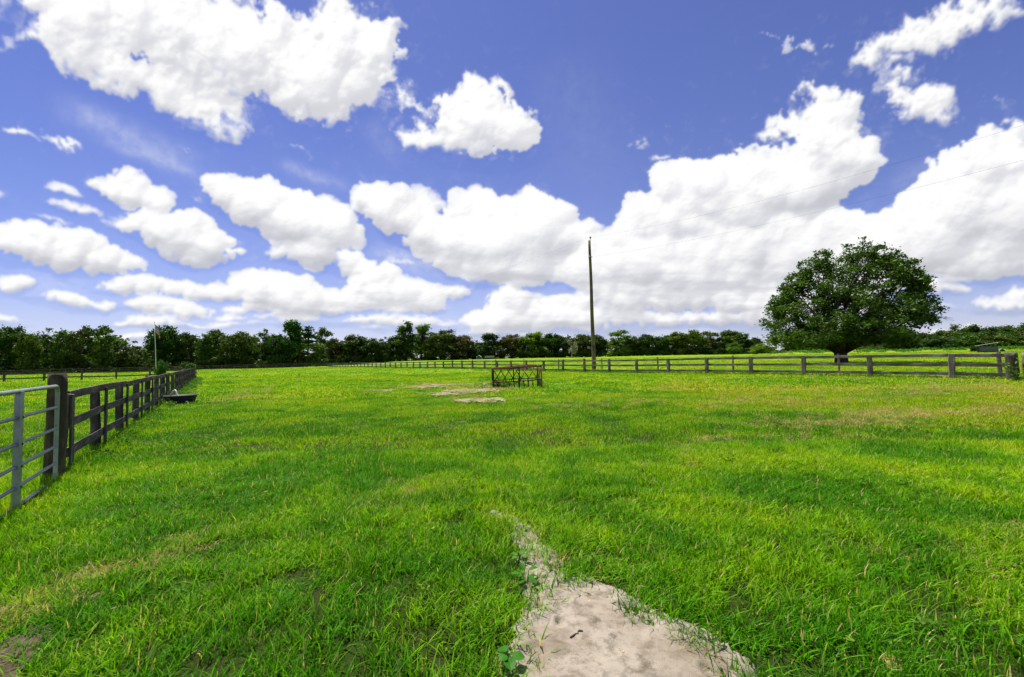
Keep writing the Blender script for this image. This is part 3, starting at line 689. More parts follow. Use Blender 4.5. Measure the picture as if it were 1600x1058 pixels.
# ---------------------------------------------------------------- board fences
def fence_point(P0, d, s, off=0.0):
    nrm = np.array([d[1], -d[0]])
    x, y = P0[0] + d[0] * s + nrm[0] * off, P0[1] + d[1] * s + nrm[1] * off
    return Vector((x, y, gz(x, y)))
def board_fence(P0, d, bay, i0, i1, span, heights, bw, side, label, post_w=.2, post_h=1.34, mats=('fence_grey', 'fence_grey'), battens=False, round_posts=False, group=None, tall=(), coarse=False):
    """posts every bay from i0 to i1, boards `span` bays long on the given side of the posts"""
    d = np.asarray(d, float); d = d / np.hypot(*d)
    root = empty('board_fence', fence_point(P0, d, i0 * bay), label, 'fence', group); o = root.location.copy()
    L_ = lambda p: p - o
    dirv = Vector((d[0], d[1], 0))
    for i in range(i0, i1 + 1):
        b = MB(); p = L_(fence_point(P0, d, i * bay + (random.uniform(-.05, .05) if not coarse else 0)))
        h = post_h + random.uniform(-.05, .06) + (.18 if i in tall else 0); ln = Vector((random.uniform(-.045, .045), random.uniform(-.045, .045), 0))
        if round_posts:
            n = 7; b.tube([p + Vector((0, 0, -.1)) + ln * (k / n) + Vector((random.uniform(-.004, .004), random.uniform(-.004, .004), (h + .1) * k / n)) for k in range(n + 1)], [post_w * .5 * (1.06 - .1 * k / n) for k in range(n + 1)], 14)
        else:
            b.board(p + Vector((0, 0, -.1)), p + ln + Vector((0, 0, h)), post_w, post_w * .85, up=dirv, bev=.08, jit=0 if coarse else .004)
        b.build('post', M[mats[0]], root, round_posts)
    off = side * (post_w * .5 * .85 + .028)
    if round_posts: off = side * (post_w * .5 + .025)
    for hi, hgt in enumerate(heights):
        i = i0 + (0 if hi % 2 == 0 or span == 1 else 0)
        while i < i1:
            j = min(i + span, i1); b = MB()
            a_ = L_(fence_point(P0, d, i * bay + .004, off)); c_ = L_(fence_point(P0, d, j * bay - .004, off))
            a_.z += hgt + random.uniform(-.02, .02); c_.z += hgt + random.uniform(-.02, .02)
            if span == 2 and j - i == 2 and not coarse:
                pass
            b.board(a_, c_, bw * random.uniform(.93, 1.05), .036, bev=.1, jit=.0 if coarse else .006)
            b.build('rail', M[mats[1]], root); i = j
    if battens:
        off2 = off + side * .036
        for i in range(i0, i1 + 1):
            b = MB(); p = L_(fence_point(P0, d, i * bay + (.07 if i == i0 else 0), off2)); ln = dirv * random.uniform(-.03, .03)
            b.board(p + Vector((0, 0, .10)), p + ln + Vector((0, 0, post_h - .03 + random.uniform(-.02, .03))), .14, .034, up=dirv, bev=.1, jit=.003)
            b.build('batten', M[mats[0]], root)
    return root
# right-hand fence: from the corner posts away to the far end of the paddock
RB = 3.33
SPAN0 = -.62
Pr = RF0.copy()
board_fence(Pr, FD, RB, 0, 46, 2, (.27, .73, 1.20), .165, 1, 'long weathered grey three-board fence running from the rough corner posts past the rusty ring', .24, 1.30, ('fence_grey', 'fence_grey'), tall=(8,))
# boards from the last full post to the corner posts, and the corner posts
root = empty('board_fence', fence_point(Pr, FD, SPAN0 * RB), 'short grey board bay at the two rough corner posts behind the leafy sprout', 'fence')
for hgt in (.27, .73, 1.20):
    b = MB(); a_ = fence_point(Pr, FD, SPAN0 * RB, .125) - root.location; c_ = fence_point(Pr, FD, 0, .125) - root.location
    a_.z += hgt; c_.z += hgt; b.board(a_, c_, .165, .036, bev=.1, jit=.004); b.build('rail', M['fence_grey'], root)
for s_, off, r_ in ((SPAN0 * RB, -.02, .22), (SPAN0 * RB - .55, -.25, .22)):
    p = fence_point(Pr, FD, s_, off) - root.location; b = MB(); n = 9
    b.tube([p + Vector((random.uniform(-.012, .012), random.uniform(-.012, .012), -.1 + 1.42 * k / n)) for k in range(n + 1)], [r_ * random.uniform(.93, 1.05) for _ in range(n + 1)], 12)
    b.build('post', M['fence_dark'], root, True)
# left-hand fence beyond the gate
LB = 2.44
LFP = LF0 - FN * .135
board_fence(LFP, FD, LB, 0, 19, 1, (.33, .76, 1.17), .14, 1, 'near dark board fence with round posts and upright battens, starting at the gate post', .15, 1.20, ('fence_dark', 'fence_dark'), battens=True, round_posts=True)
LEND = LF0 + FD * LB * 19
# cross fence of the next paddock
CF0 = np.array([x_at(6.2, 50.5), 50.5])
CFN = int(((LF0 - CF0) @ FN) / 3.3)
board_fence(CF0, FN, 3.3, -5, CFN, 2, (.40, .93), .15, -1, 'dark two-board fence crossing the next paddock, seen over the top of the metal gate', .2, 1.15, ('fence_dark', 'fence_dark'))
# far fence at the foot of the treeline
RFAR = RF0 + FD * RB * 46
board_fence(RFAR, FN, 3.33, -32, 0, 2, (.25, .72, 1.20), .16, -1, 'distant dark fence running along the foot of the treeline beyond the paddocks', .2, 1.28, ('fence_dark', 'fence_dark'), coarse=True)

# wire fence across the lane behind the right-hand fence
WF0 = np.array([x_at(1560, 25.5), 25.5]); WB = 8.0
wf = empty('wire_fence', fence_point(WF0, FD, -WB * .5), 'sparse wire fence on thin posts between the grey board fence and the lone oak', 'fence'); o_ = wf.location.copy()
for i in range(0, 9):
    b = MB(); p = fence_point(WF0, FD, WB * i) - o_; w_ = .19 if i == 0 else .13; h = 1.42 + random.uniform(-.05, .05)
    b.board(p + Vector((0, 0, -.1)), p + Vector((random.uniform(-.03, .03), 0, h)), w_, w_, up=Vector((FD[0], FD[1], 0)), jit=.004); b.build('post', M['fence_grey'], wf)
for hgt in (.45, .8, 1.15, 1.33):
    b = MB(); b.tube([fence_point(WF0, FD, WB * k * .5, .08) - o_ + Vector((0, 0, hgt)) for k in range(-3, 17)], .003, 4); b.build('wire', M['wire'], wf)

# ---------------------------------------------------------------- gate post and metal gate
g_s = -.36; gp = fence_point(LF0, FD, g_s, -.07)
b = MB(); n = 10
b.tube([gp + Vector((-.02 * (1 - k / n), 0, -.15 + 1.66 * k / n)) + Vector((random.uniform(-.005, .005), random.uniform(-.005, .005), 0)) for k in range(n + 1)], [.112 - .012 * k / n for k in range(n + 1)], 20)
gpo = MB(); gpo.v, gpo.f, gpo.uv = [tuple(Vector(p) - gp) for p in b.v], b.f, b.uv
gate_post = gpo.build('gate_post', M['post_wood'], None, True); gate_post.location = gp
tag(gate_post, 'thick round weathered post between the metal gate and the board fence', 'post')
GW = 3.2
g_e = -.64; g1 = fence_point(LF0, FD, g_e, -.01); g0 = fence_point(LF0, FD, g_e - GW, -.01)
gate = empty('metal_gate', g0, 'galvanized tube farm gate with a flat upright brace beside the thick round post', 'gate')
e1 = (g1 - g0); e1.z = 0; gl = e1.length; e1.normalize(); U = Vector((0, 0, 1)); zs = [.06, .285, .51, .755, 1.045, 1.33]; rt = .024
def gpt(t, z): return e1 * t + U * z
def arc(cx, cz, r, a0, a1, n=6): return [gpt(cx + r * math.cos(a), cz + r * math.sin(a)) for a in np.linspace(a0, a1, n)]
b = MB(); rr = .09; loop = arc(gl - rr, zs[-1] - rr, rr, math.pi / 2, 0) + arc(gl - rr, zs[0] + rr, rr, 0, -math.pi / 2) + arc(rr, zs[0] + rr, rr, -math.pi / 2, -math.pi) + arc(rr, zs[-1] - rr, rr, math.pi, math.pi / 2)
b.tube(loop + [loop[0] + e1 * .001], rt, 14, False); b.tube([loop[0], loop[-1]], rt, 14)
b.build('frame', M['galvanized'], gate, True)
for z in zs[1:-1]:
    b = MB(); b.tube([gpt(.01, z), gpt(gl * .5, z - .004), gpt(gl - .01, z)], .0195, 12); b.build('rail', M['galvanized_dull'], gate, True)
for t_ in (gl - 1.42,):
    b = MB(); nrm = e1.cross(U)
    b.board(gpt(t_, zs[0] - .02) + nrm * .012, gpt(t_, zs[-1] + .0) + nrm * .012, .072, .066, up=e1, bev=.12); br = b.build('brace', M['galvanized'], gate)
    b = MB()
    for z in zs[1:-1]: b.tube([gpt(t_ - .01, z) + nrm * .047, gpt(t_ + .0, z) + nrm * .055], [.016, .012], 8)
    b.build('weld', M['galvanized_dull'], br)
b = MB()
for k in range(7):
    a = k / 6; c0 = gpt(gl - .01 + a * .20, .80 - .05 * math.sin(a * 3.14)); ax = e1 if k % 2 else U
    b.tube([c0 + (e1 * math.cos(t) * .024 + (U if k % 2 else e1.cross(U)) * math.sin(t) * .012) for t in np.linspace(0, 6.28, 9)], .0038, 5, False)
b.build('latch_chain', M['rust'], gate)

# ---------------------------------------------------------------- round hay feeder, rusty
fc = on_ground(807, 604.0); fc.z = gz(fc.x, fc.y)
fr = empty('hay_feeder', fc, 'rusty six-sided steel hay ring with crossed bars, standing in the middle of the paddock', 'hay feeder')
near_a = math.atan2(-fc.y, -fc.x) + R(6); RAD = 1.5; TOPZ, MIDZ = 1.13, .42
cn = [Vector((math.cos(near_a + k * math.pi / 3) * RAD, math.sin(near_a + k * math.pi / 3) * RAD, 0)) for k in range(6)]
tilt = lambda p: p + Vector((0, 0, .035 * (p.x)))
for k in range(6):
    b = MB(); b.tube([tilt(cn[k] + U * z) for z in (-.03, .4, .8, TOPZ)], .034, 8)
    b.build('post', M['rust_orange'] if k in (1,) else M['black_steel'], fr, True)
    A, B_ = cn[k], cn[(k + 1) % 6]
    right = (A.x + B_.x) > .4
    b = MB(); b.tube([tilt(A + U * TOPZ), tilt((A + B_) * .5 + U * (TOPZ + random.uniform(-.02, .015))), tilt(B_ + U * TOPZ)], .038, 10); b.build('top_rail', M['rust'], fr, True)
    b = MB(); b.tube([tilt(A + U * MIDZ), tilt((A + B_) * .5 + U * (MIDZ - .02)), tilt(B_ + U * MIDZ)], .030, 8); b.build('middle_rail', M['rust'] if not right else M['black_steel'], fr, True)
    b = MB()
    for q, (ta, tb) in enumerate(((0.02, .36), (.36, .02), (.36, .68), (.68, .36), (.68, .98), (.98, .68))):
        if q % 2 == 0: b.tube([tilt(A.lerp(B_, ta) + U * MIDZ), tilt(A.lerp(B_, tb) + U * TOPZ)], .022, 6)
        else: b.tube([tilt(A.lerp(B_, tb) + U * TOPZ), tilt(A.lerp(B_, ta) + U * MIDZ)], .017, 6) if False else b.tube([tilt(A.lerp(B_, tb) + U * (MIDZ)) + Vector((0, 0, 0)), tilt(A.lerp(B_, ta) + U * TOPZ)], .022, 6)
    b.build('cross_bar', M['rust_orange'] if k in (0,) and right else M['black_steel'], fr, True)
    b = MB()
    for t in (.2, .4, .6, .8): b.tube([tilt(A.lerp(B_, t) + U * -.02), tilt(A.lerp(B_, t) + U * MIDZ)], .022, 6)
    b.build('lower_bar', M['black_steel'], fr, True)

# ---------------------------------------------------------------- black water tub by the fence, tap and hose
tp = on_ground(282.5, 631); tp.z = gz(tp.x, tp.y)
tub = empty('water_tub', tp, 'oval black rubber stock tub standing in the grass against the dark board fence', 'tub')
fdv = Vector((FN[0], FN[1], 0))
def oval(a_, b_, z, n=36):
    return [fdv * (a_ * math.cos(t)) + Vector((FD[0], FD[1], 0)) * (b_ * math.sin(t)) + U * z for t in [2 * math.pi * k / n for k in range(n)]]
def loft(rings, mat, name, parent, close=False):
    b = MB(); n = len(rings[0]); vs_ = [p for r_ in rings for p in r_]; fs = []
    for k in range(len(rings) - 1):
        for i in range(n): fs.append((k * n + i, k * n + (i + 1) % n, (k + 1) * n + (i + 1) % n, (k + 1) * n + i))
    if close: fs.append(tuple((len(rings) - 1) * n + i for i in range(n)))
    b.add(vs_, fs); return b.build(name, mat, parent, True)
loft([oval(.42, .30, .0), oval(.45, .33, .05), oval(.54, .41, .34), oval(.55, .42, .36), oval(.53, .40, .36), oval(.50, .37, .33), oval(.43, .31, .06)], M['rubber'], 'wall', tub, True)
loft([oval(.545, .415, .335), oval(.585, .45, .345), oval(.59, .455, .365), oval(.575, .44, .375), oval(.54, .41, .372)], plain('rubber_dusty', (.05, .05, .045), (.12, .12, .11), 9, .7), 'rim', tub)
m, N, L = nmat('water_dark'); M['water_dark'] = fin(m, N, L, (.02, .03, .025), .06, spec=.5)
b = MB(); b.add(oval(.505, .375, .30), [tuple(range(36))]); b.build('water', M['water_dark'], tub)
hp = on_ground(258, 631); s_h = (tp.y - LF0[1]) / FD[1] - .5
hp = fence_point(LF0, FD, s_h, .30)
hose = empty('hose', hp, 'pale looped hose end hanging on the dark fence just left of the black tub', 'hose')
b = MB(); b.tube([Vector((.0, -.05, .42)), Vector((.05, 0, .56)), Vector((.11, .02, .60)), Vector((.17, .0, .55)), Vector((.20, -.02, .44)), Vector((.30, -.02, .32)), Vector((.42, 0, .34))], .026, 8); b.build('hose_loop', M['white_paint'], hose, True)
b = MB(); b.tube([Vector((.0, -.05, .44)), Vector((-.02, -.04, .25)), Vector((.0, -.02, .02))], .028, 8); b.build('stand_pipe', plain('faded_red', (.14, .05, .05), (.3, .15, .15), 9, .7), hose, True)

# ---------------------------------------------------------------- utility poles and lines
def utility_pole(base, h, lean, r0, r1, label):
    p = empty('utility_pole', base, label, 'utility pole', 'wooden utility poles')
    n = 14; pts = [Vector((lean * k / n, 0, -.3 + (h + .3) * k / n)) + Vector((.02 * math.sin(k * .8), 0, 0)) for k in range(n + 1)]
    b = MB(); b.tube(pts, [r0 + (r1 - r0) * k / n for k in range(n + 1)], 16); b.build('shaft', M['pole_wood'], p, True)
    top = pts[-1]
    b = MB(); b.tube([top + Vector((.10, -.0, -.35)), top + Vector((.13, 0, .15)), top + Vector((.15, 0, .30))], .035, 8); pin = b.build('pin', M['rust'], p, True)
    b = MB(); b.tube([top + Vector((.15, 0, .26)), top + Vector((.15, 0, .32)), top + Vector((.15, 0, .40)), top + Vector((.15, 0, .46)), top + Vector((.15, 0, .5))], [.07, .12, .07, .12, .05], 12); b.build('insulator', M['rust'], p, True)
    b = MB(); c2 = Vector((lean * .875, 0, h * .872)); b.tube([c2 + Vector((-.28, 0, 0)), c2 + Vector((.30, 0, 0))], .035, 8)
    b.tube([c2 + Vector((0, 0, -.07)), c2 + Vector((0, 0, .07))], r1 * 1.22, 14); b.build('bracket', M['galvanized_dull'], p, True)
    return p, base + top + Vector((.15, 0, .45)), base + c2
pb = at(928.3, 576.2, 53.5); pb.z = gz(pb.x, pb.y); tpp = at(921, 376, 53.5)
pole, w1, w2 = utility_pole(pb, tpp.z - pb.z, tpp.x - pb.x, .27, .155, 'tall leaning wooden utility pole rising behind the grey board fence in mid field')
q = at(309.8, 577, 140); q.z = gz(q.x, q.y)
pole2, v1, v2 = utility_pole(q, 6.4, 0.0, .17, .12, 'small far wooden pole against the trees, at the end of the near dark fence')
def line(name, a, c, sag, lab, n=40):
    t = empty('power_line', a, lab, 'power line'); b = MB()
    b.tube([Vector((0, 0, 0)).lerp(c - a, k / n) + Vector((0, 0, -sag * 4 * (k / n) * (1 - k / n))) for k in range(n + 1)], .0042, 5)
    b.build('cable', M['wire'], t); return t
def wire_right(w, u, v, s):
    d_ = Vector((.56, -.83, 0)); p = w + d_ * s; return p
def through(w, uu, vv):
    """far end of a span leaving w: along the line of poles, high enough to cross the picture at (uu, vv)"""
    d_ = Vector((.507, -.862)); r_ = ray(uu, vv); k = r_[0] / r_[1]
    s = (k * w.y - w.x) / (d_.x + k * .862); y = w.y - .862 * s; z = HC + r_[2] / r_[1] * y
    S = 74.0; t = s / S; sag = (w.z + (w.z - w.z) * t - z) / (4 * t * (1 - t))
    return Vector((w.x + d_.x * S, w.y - .862 * S, w.z)), sag
e, sg = through(w1, 1600, 195); line('power_line', w1, e, sg, 'upper thin cable running from the top of the tall utility pole to the right')
e, sg = through(w2, 1600, 250); line('power_line', w2, e, sg, 'lower thin cable running from the bracket of the tall utility pole to the right')
line('power_line', w1, v1, 3.0, 'thin cable running from the tall utility pole down to the small far pole')

# ---------------------------------------------------------------- flag and flagpole
fb = at(243.8, 583, 94); fb.z = gz(fb.x, fb.y); ft = at(241.3, 504, 94); FHH = ft.z - fb.z
fp = empty('flagpole', fb, 'thin white flagpole standing in the next paddock before the trees', 'flagpole')
b = MB(); b.tube([Vector((0, 0, -.1)), Vector(((ft.x - fb.x) * .4, 0, FHH * .5)), Vector((ft.x - fb.x, 0, FHH))], [.085, .07, .045], 8); b.build('pole', M['white_paint'], fp, True)
b = MB(); b.tube([Vector((ft.x - fb.x, 0, FHH)), Vector((ft.x - fb.x, 0, FHH + .08)), Vector((ft.x - fb.x, 0, FHH + .16))], [.04, .1, .03], 8); b.build('finial', M['rust_orange'], fp, True)
m, N, L = nmat('flag_cloth'); uv = N.new('ShaderNodeUVMap').outputs[0]; sx = N.new('ShaderNodeSeparateXYZ'); L.new(uv, sx.inputs[0])
def mt(op, a, b_=None):
    n = N.new('ShaderNodeMath'); n.operation = op
    for i, x in enumerate((a, b_)):
        if x is None: continue
        if hasattr(x, 'links'): L.new(x, n.inputs[i])
        else: n.inputs[i].default_value = x
    return n.outputs[0]
st = mt('LESS_THAN', mt('FRACT', mt('MULTIPLY', mt('SUBTRACT', 1.0, sx.outputs[1]), 6.5)), .5)
col = mixc(N, L, st, (.62, .58, .58), (.42, .03, .05))
can = mt('MULTIPLY', mt('LESS_THAN', sx.outputs[0], .4), mt('GREATER_THAN', sx.outputs[1], .4615))
vr = N.new('ShaderNodeTexVoronoi'); vr.inputs['Scale'].default_value = 1; vr.inputs['Randomness'].default_value = 0; L.new(mapping(N, L, uv, (14, 16, 1)), vr.inputs['Vector'])
stars = mixc(N, L, mt('LESS_THAN', vr.outputs['Distance'], .3), (.03, .04, .14), (.7, .7, .7))
fin(m, N, L, mixc(N, L, can, col, stars), .8)
FW, FH2, na, nb = 2.1, 1.75, 20, 14
b = MB(); vs_, uvg = [], []
for i in range(na + 1):
    s = i / na
    for j in range(nb + 1):
        t = j / nb                                    # hanging limply: the fly end folds down
        x = .06 + .98 * (1 - math.exp(-2.4 * s)) + .05 * math.sin(s * 14 + t * 3); y = .16 * math.sin(s * 11 + t * 1.5) * (s + .2); z = -(1 - t) * FH2 * (1 - .12 * s) - 1.7 * s ** 1.2
        vs_.append((x, y, z)); uvg.append((s, t))
fs = [(i * (nb + 1) + j, (i + 1) * (nb + 1) + j, (i + 1) * (nb + 1) + j + 1, i * (nb + 1) + j + 1) for i in range(na) for j in range(nb)]
b.add(vs_, fs, [[uvg[k] for k in f] for f in fs]); fl = b.build('flag', m, None, True); fl.location = (ft.x, fb.y, ft.z - .45); fl.rotation_euler[2] = -math.atan2(fb.x, fb.y)
tag(fl, 'limp striped red and white flag with a blue starry corner on the flagpole', 'flag')

# ---------------------------------------------------------------- far sheds and small pale things
sb = at(1543, 548, 108); sb.z = gz(sb.x, sb.y)
sh = empty('field_shelter', sb, 'low dark grey field shelter with a slanting pale roof edge, far right before the wood', 'shed')
b = MB(); wv = 3.7; hv = 1.6; sh.rotation_euler[2] = -math.atan2(sb.x, sb.y)
b.box((0, 1.2, .78), wv, .08, 1.56); b.box((-wv / 2 + .04, 0, .7), .08, 2.5, 1.4); b.box((wv / 2 - .04, 0, .8), .08, 2.5, 1.6); b.box((.2, -1.22, .86), wv - .4, .08, 1.1)
for x in (-wv / 2 + .1, -wv / 2 + .55): b.box((x, -1.3, .65), .1, .1, 1.3)
b.build('wall', M['grey_sheet'], sh)
b = MB(); b.board(Vector((-wv / 2 - .25, 0, 1.62)), Vector((wv / 2 + .05, 0, 2.42)), 2.9, .10, up=Vector((0, 1, 0)), bev=.05); b.build('roof', M['pale_roof'], sh)
hb = at(1566, 547, 112); hb.z = gz(hb.x, hb.y)
hoop = empty('calf_hutch', hb, 'small pale arched hutch in the far field just right of the grey field shelter', 'hutch')
hoop.rotation_euler[2] = -math.atan2(hb.x, hb.y); hoop.scale = (.75, .75, .8); b = MB(); rings = []
prof = [(.75 * math.cos(t), .95 * math.sin(t)) for t in np.linspace(0, math.pi, 13)]
vs_ = [Vector((x, y, z)) for y in (-.6, .6) for x, z in prof] + [Vector((x * .93, y, z * .93)) for y in (-.6, .6) for x, z in prof]
fs = [(i, i + 1, i + 14, i + 13) for i in range(12)] + [(26 + i + 1, 26 + i, 26 + i + 13, 26 + i + 14) for i in range(12)] + [(i + 1, i, 26 + i, 26 + i + 1) for i in range(12)] + [(13 + i, 13 + i + 1, 39 + i + 1, 39 + i) for i in range(12)]
b.add(vs_, fs); b.build('shell', M['white_paint'], hoop, True)
b = MB(); b.add([Vector((x * .9, .5, z * .9)) for x, z in prof], [tuple(range(13))]); b.build('back_panel', M['grey_sheet'], hoop)
cb = at(748.5, 561, 172); cb.z = gz(cb.x, cb.y)
cab = empty('barn', cb, 'tiny far barn with a pale gable roof below the trees left of the ring', 'barn')
b = MB(); b.box((0, 0, .8), 3.6, 4, 1.6, .3); b.build('wall', M['grey_sheet'], cab)
b = MB()
for s in (-1, 1): b.board(Vector((s * 2.1, -.0, 1.5)), Vector((s * .02, 0, 2.7)), 4.6, .08, up=Vector((0, 1, 0)))
b.build('roof', M['pale_roof'], cab); cab.scale = (.5, .5, .62)
tb = at(765, 561, 170); tb.z = gz(tb.x, tb.y)
tr = empty('stock_trailer', tb, 'low grey box trailer by the far trees behind the rusty ring', 'trailer')
b = MB(); b.box((0, 0, .95), 3.8, 1.7, .75); b.build('body', plain('trailer_grey', (.18, .19, .2), (.28, .29, .3), 3, .5), tr)
for s in (-.7, .5):
    b = MB(); b.tube([Vector((s, -.95, .32)), Vector((s, -.72, .32))], .32, 14); b.build('wheel', M['rubber'], tr)
b = MB(); b.tube([Vector((1.9, 0, .6)), Vector((3.0, 0, .5))], .06, 6); b.build('tow_bar', M['black_steel'], tr)
mp = at(406, 575.5, 150); mp.z = gz(mp.x, mp.y)
b = MB(); n = 24; vs_ = [Vector((0, 0, .75))]; fs = []
for k, (r_, z) in enumerate(((.5, .68), (1.1, .42), (1.8, .18), (2.4, -.05))):
    for i in range(n):
        a = 6.283 * i / n; q_ = r_ * (1 + .14 * math.sin(a * 3 + k) + .08 * math.sin(a * 7 + k)); vs_.append(Vector((q_ * math.cos(a) * 1.25, q_ * math.sin(a) * .8, z + .05 * math.sin(a * 5))))
for i in range(n): fs.append((0, 1 + i, 1 + (i + 1) % n))
for k in range(3):
    for i in range(n): fs.append((1 + k * n + i, 1 + (k + 1) * n + i, 1 + (k + 1) * n + (i + 1) % n, 1 + k * n + (i + 1) % n))
b.add(vs_, fs); o = b.build('sand_pile', M['sand_pale'], None, True); o.location = mp
tag(o, 'low pale sand pile at the foot of the left treeline beyond the far fence', 'sand pile')

# ---------------------------------------------------------------- trees
def leaves_mesh(name, puffs, per, size, seed, mat, shell=2.0, flat=.35, droop=0.0, hole=.0, ragged=.25, tone=.45):
    """leaf sprays filling many small boughs; puffs: (x, y, z, rx, ry, rz)"""
    rs = np.random.RandomState(seed); P = []; RN = []
    for (x, y, z, rx, ry, rz) in puffs:
        n = max(6, int(per * (rx * ry * rz) ** (2 / 3.)))
        d = rs.normal(size=(n, 3)); d /= np.linalg.norm(d, axis=1)[:, None]
        r = rs.rand(n) ** (1 / shell) * (1 + ragged * rs.normal(size=n))
        P.append(np.c_[x + d[:, 0] * r * rx, y + d[:, 1] * r * ry, z + d[:, 2] * r * rz]); RN.append(np.clip(rs.rand() * tone + rs.rand(n) * (1.05 - tone), 0, 1))
    P = np.concatenate(P); RN = np.concatenate(RN)
    if hole > 0:
        k = np.sin(P[:, 0] * 2.1 + seed) * np.sin(P[:, 1] * 1.9 + 1) * np.sin(P[:, 2] * 2.3 + seed * 2); sel = k < 1 - hole * 1.0
        P, RN = P[sel | (rs.rand(len(P)) < .25)], RN[sel | (rs.rand(len(P)) < .25)][:0] if False else RN[sel | True][:len(P)]
    n = len(P); s = size * (.55 + .8 * rs.rand(n))
    a = rs.normal(size=(n, 3)); a[:, 2] *= flat; a /= np.linalg.norm(a, axis=1)[:, None]
    nrm = rs.normal(size=(n, 3)); nrm[:, 2] += .5; b = np.cross(nrm, a); b /= np.linalg.norm(b, axis=1)[:, None]
    a = a * s[:, None] * .62; b = b * s[:, None] * .34
    dr = np.zeros((n, 3)); dr[:, 2] = -droop * s
    V = np.stack([P - a, P - a * .15 - b, P + a + dr, P + a * .1 + b + dr * .3], 1).reshape(-1, 3)
    q = np.arange(n * 4).reshape(n, 4)
    me = bpy.data.meshes.new(name); me.vertices.add(n * 4); me.vertices.foreach_set('co', V.astype(np.float32).ravel())
    me.loops.add(n * 4); me.loops.foreach_set('vertex_index', q.astype(np.int32).ravel())
    me.polygons.add(n); me.polygons.foreach_set('loop_start', (np.arange(n) * 4).astype(np.int32))
    me.update(calc_edges=True)
    at_ = me.attributes.new('rnd', 'FLOAT', 'POINT'); at_.data.foreach_set('value', np.repeat(RN, 4).astype(np.float32))
    me.materials.append(M[mat]); return me
def limb(b, p0, p1, r0, r1, rs, n=5, sag=.12, sides=6):
    p0, p1 = Vector(p0), Vector(p1); L_ = (p1 - p0).length; pts = []
    off = Vector(rs.normal(size=3)) * L_ * .06
    for k in range(n + 1):
        t = k / n; p = p0.lerp(p1, t) + off * math.sin(t * 3.14) + Vector((0, 0, sag * L_ * math.sin(t * 3.14) * .5)); pts.append(p)
    b.tube(pts, [r0 + (r1 - r0) * (k / n) ** .8 for k in range(n + 1)], sides, True)
def crown_puffs(kind, seed):
    rs = np.random.RandomState(seed); out = []
    if kind == 'round':
        for _ in range(46):
            d = rs.normal(size=3); d /= np.linalg.norm(d); d[2] = abs(d[2]) * 1.0 if rs.rand() < .75 else d[2] * .7
            r = rs.uniform(.55, .95); s = rs.uniform(1.1, 2.0)
            out.append((d[0] * r * 5.4, d[1] * r * 5.4, 7.3 + d[2] * r * 6.6, s * 1.15, s * 1.15, s * .85))
        for _ in range(16):
            a = rs.rand() * 6.28; out.append((math.cos(a) * 4.4, math.sin(a) * 4.4, rs.uniform(1.4, 4.2), 1.7, 1.7, 1.4))
    elif kind == 'gappy':
        for _ in range(30):
            a = rs.rand() * 6.28; z = rs.uniform(3.5, 14); r = 5.2 * math.sqrt(max(.12, 1 - ((z - 9) / 6.6) ** 2)) * rs.uniform(.35, 1.05); s = rs.uniform(.75, 1.6)
            out.append((math.cos(a) * r, math.sin(a) * r, z, s * 1.3, s * 1.3, s * .75))
        for _ in range(10):
            a = rs.rand() * 6.28; out.append((math.cos(a) * 3.4, math.sin(a) * 3.4, rs.uniform(1.0, 4.), 1.8, 1.8, 1.5))
    elif kind == 'tall':
        for _ in range(34):
            a = rs.rand() * 6.28; t = rs.rand(); z = 5 + 9.6 * t; r = 3.9 * (1 - .55 * t) * rs.uniform(.2, 1.05); s = rs.uniform(.8, 1.5)
            out.append((math.cos(a) * r, math.sin(a) * r, z, s * 1.1, s * 1.1, s * .9))
    elif kind == 'pine':
        for _ in range(20):
            a = rs.rand() * 6.28; t = rs.rand(); z = 9.2 + 5.4 * t; r = 3.0 * (1 - .6 * t) * rs.uniform(.2, 1.1); s = rs.uniform(.7, 1.2)
            out.append((math.cos(a) * r, math.sin(a) * r, z, s * 1.3, s * 1.3, s * .6))
    elif kind == 'bush':
        for _ in range(34):
            d = rs.normal(size=3); d /= np.linalg.norm(d); r = rs.uniform(.35, .95); s = rs.uniform(.9, 1.8)
            out.append((d[0] * r * 6, d[1] * r * 6, 6.3 + d[2] * r * 6.4, s * 1.5, s * 1.5, s * 1.5))
    return out
def make_tree(kind, seed, per=60, size=.62, mat='leaf_mid'):
    rs = np.random.RandomState(seed + 500); pf = crown_puffs(kind, seed)
    crown = leaves_mesh('crown', pf, per, size, seed, mat)
    b = MB(); top = {'round': 7, 'gappy': 8, 'tall': 11, 'pine': 13, 'bush': 4}[kind]; r0 = {'pine': .26, 'tall': .3, 'bush': .12}.get(kind, .42)
    n = 8; sp = [Vector((.35 * math.sin(k * .5 + seed), .3 * math.cos(k * .6 + seed) - .3, -.4 + (top + .4) * k / n)) for k in range(n + 1)]
    b.tube(sp, [r0 * (1.5 if k == 0 else 1.05 - .65 * k / n) for k in range(n + 1)], 9)
    for i in rs.permutation(len(pf))[:16]:
        p = pf[i]; t = min(.95, max(.25, (p[2] - 1.8) / top * .75)); o = sp[int(t * n)]
        limb(b, o, (p[0], p[1], p[2]), r0 * .38, .05, rs, 4, .1, 5)
    tm = b.mesh('trunk'); tm.materials.append(M['bark']); tm.polygons.foreach_set('use_smooth', [True] * len(tm.polygons))
    return crown, tm
KINDS_ = {k: [make_tree(k, s) for s in seeds] for k, seeds in (('round', (1, 2, 3, 4)), ('gappy', (11, 12, 13)), ('tall', (21, 22)), ('pine', (31, 32)), ('bush', (41, 42, 43)))}
WIDTH = {'round': 13.6, 'gappy': 12.6, 'tall': 8.2, 'pine': 7.0, 'bush': 14.4}; HEIGHT = {'round': 15.0, 'gappy': 15.0, 'tall': 15.6, 'pine': 15.4, 'bush': 13.8}
NT = [0]
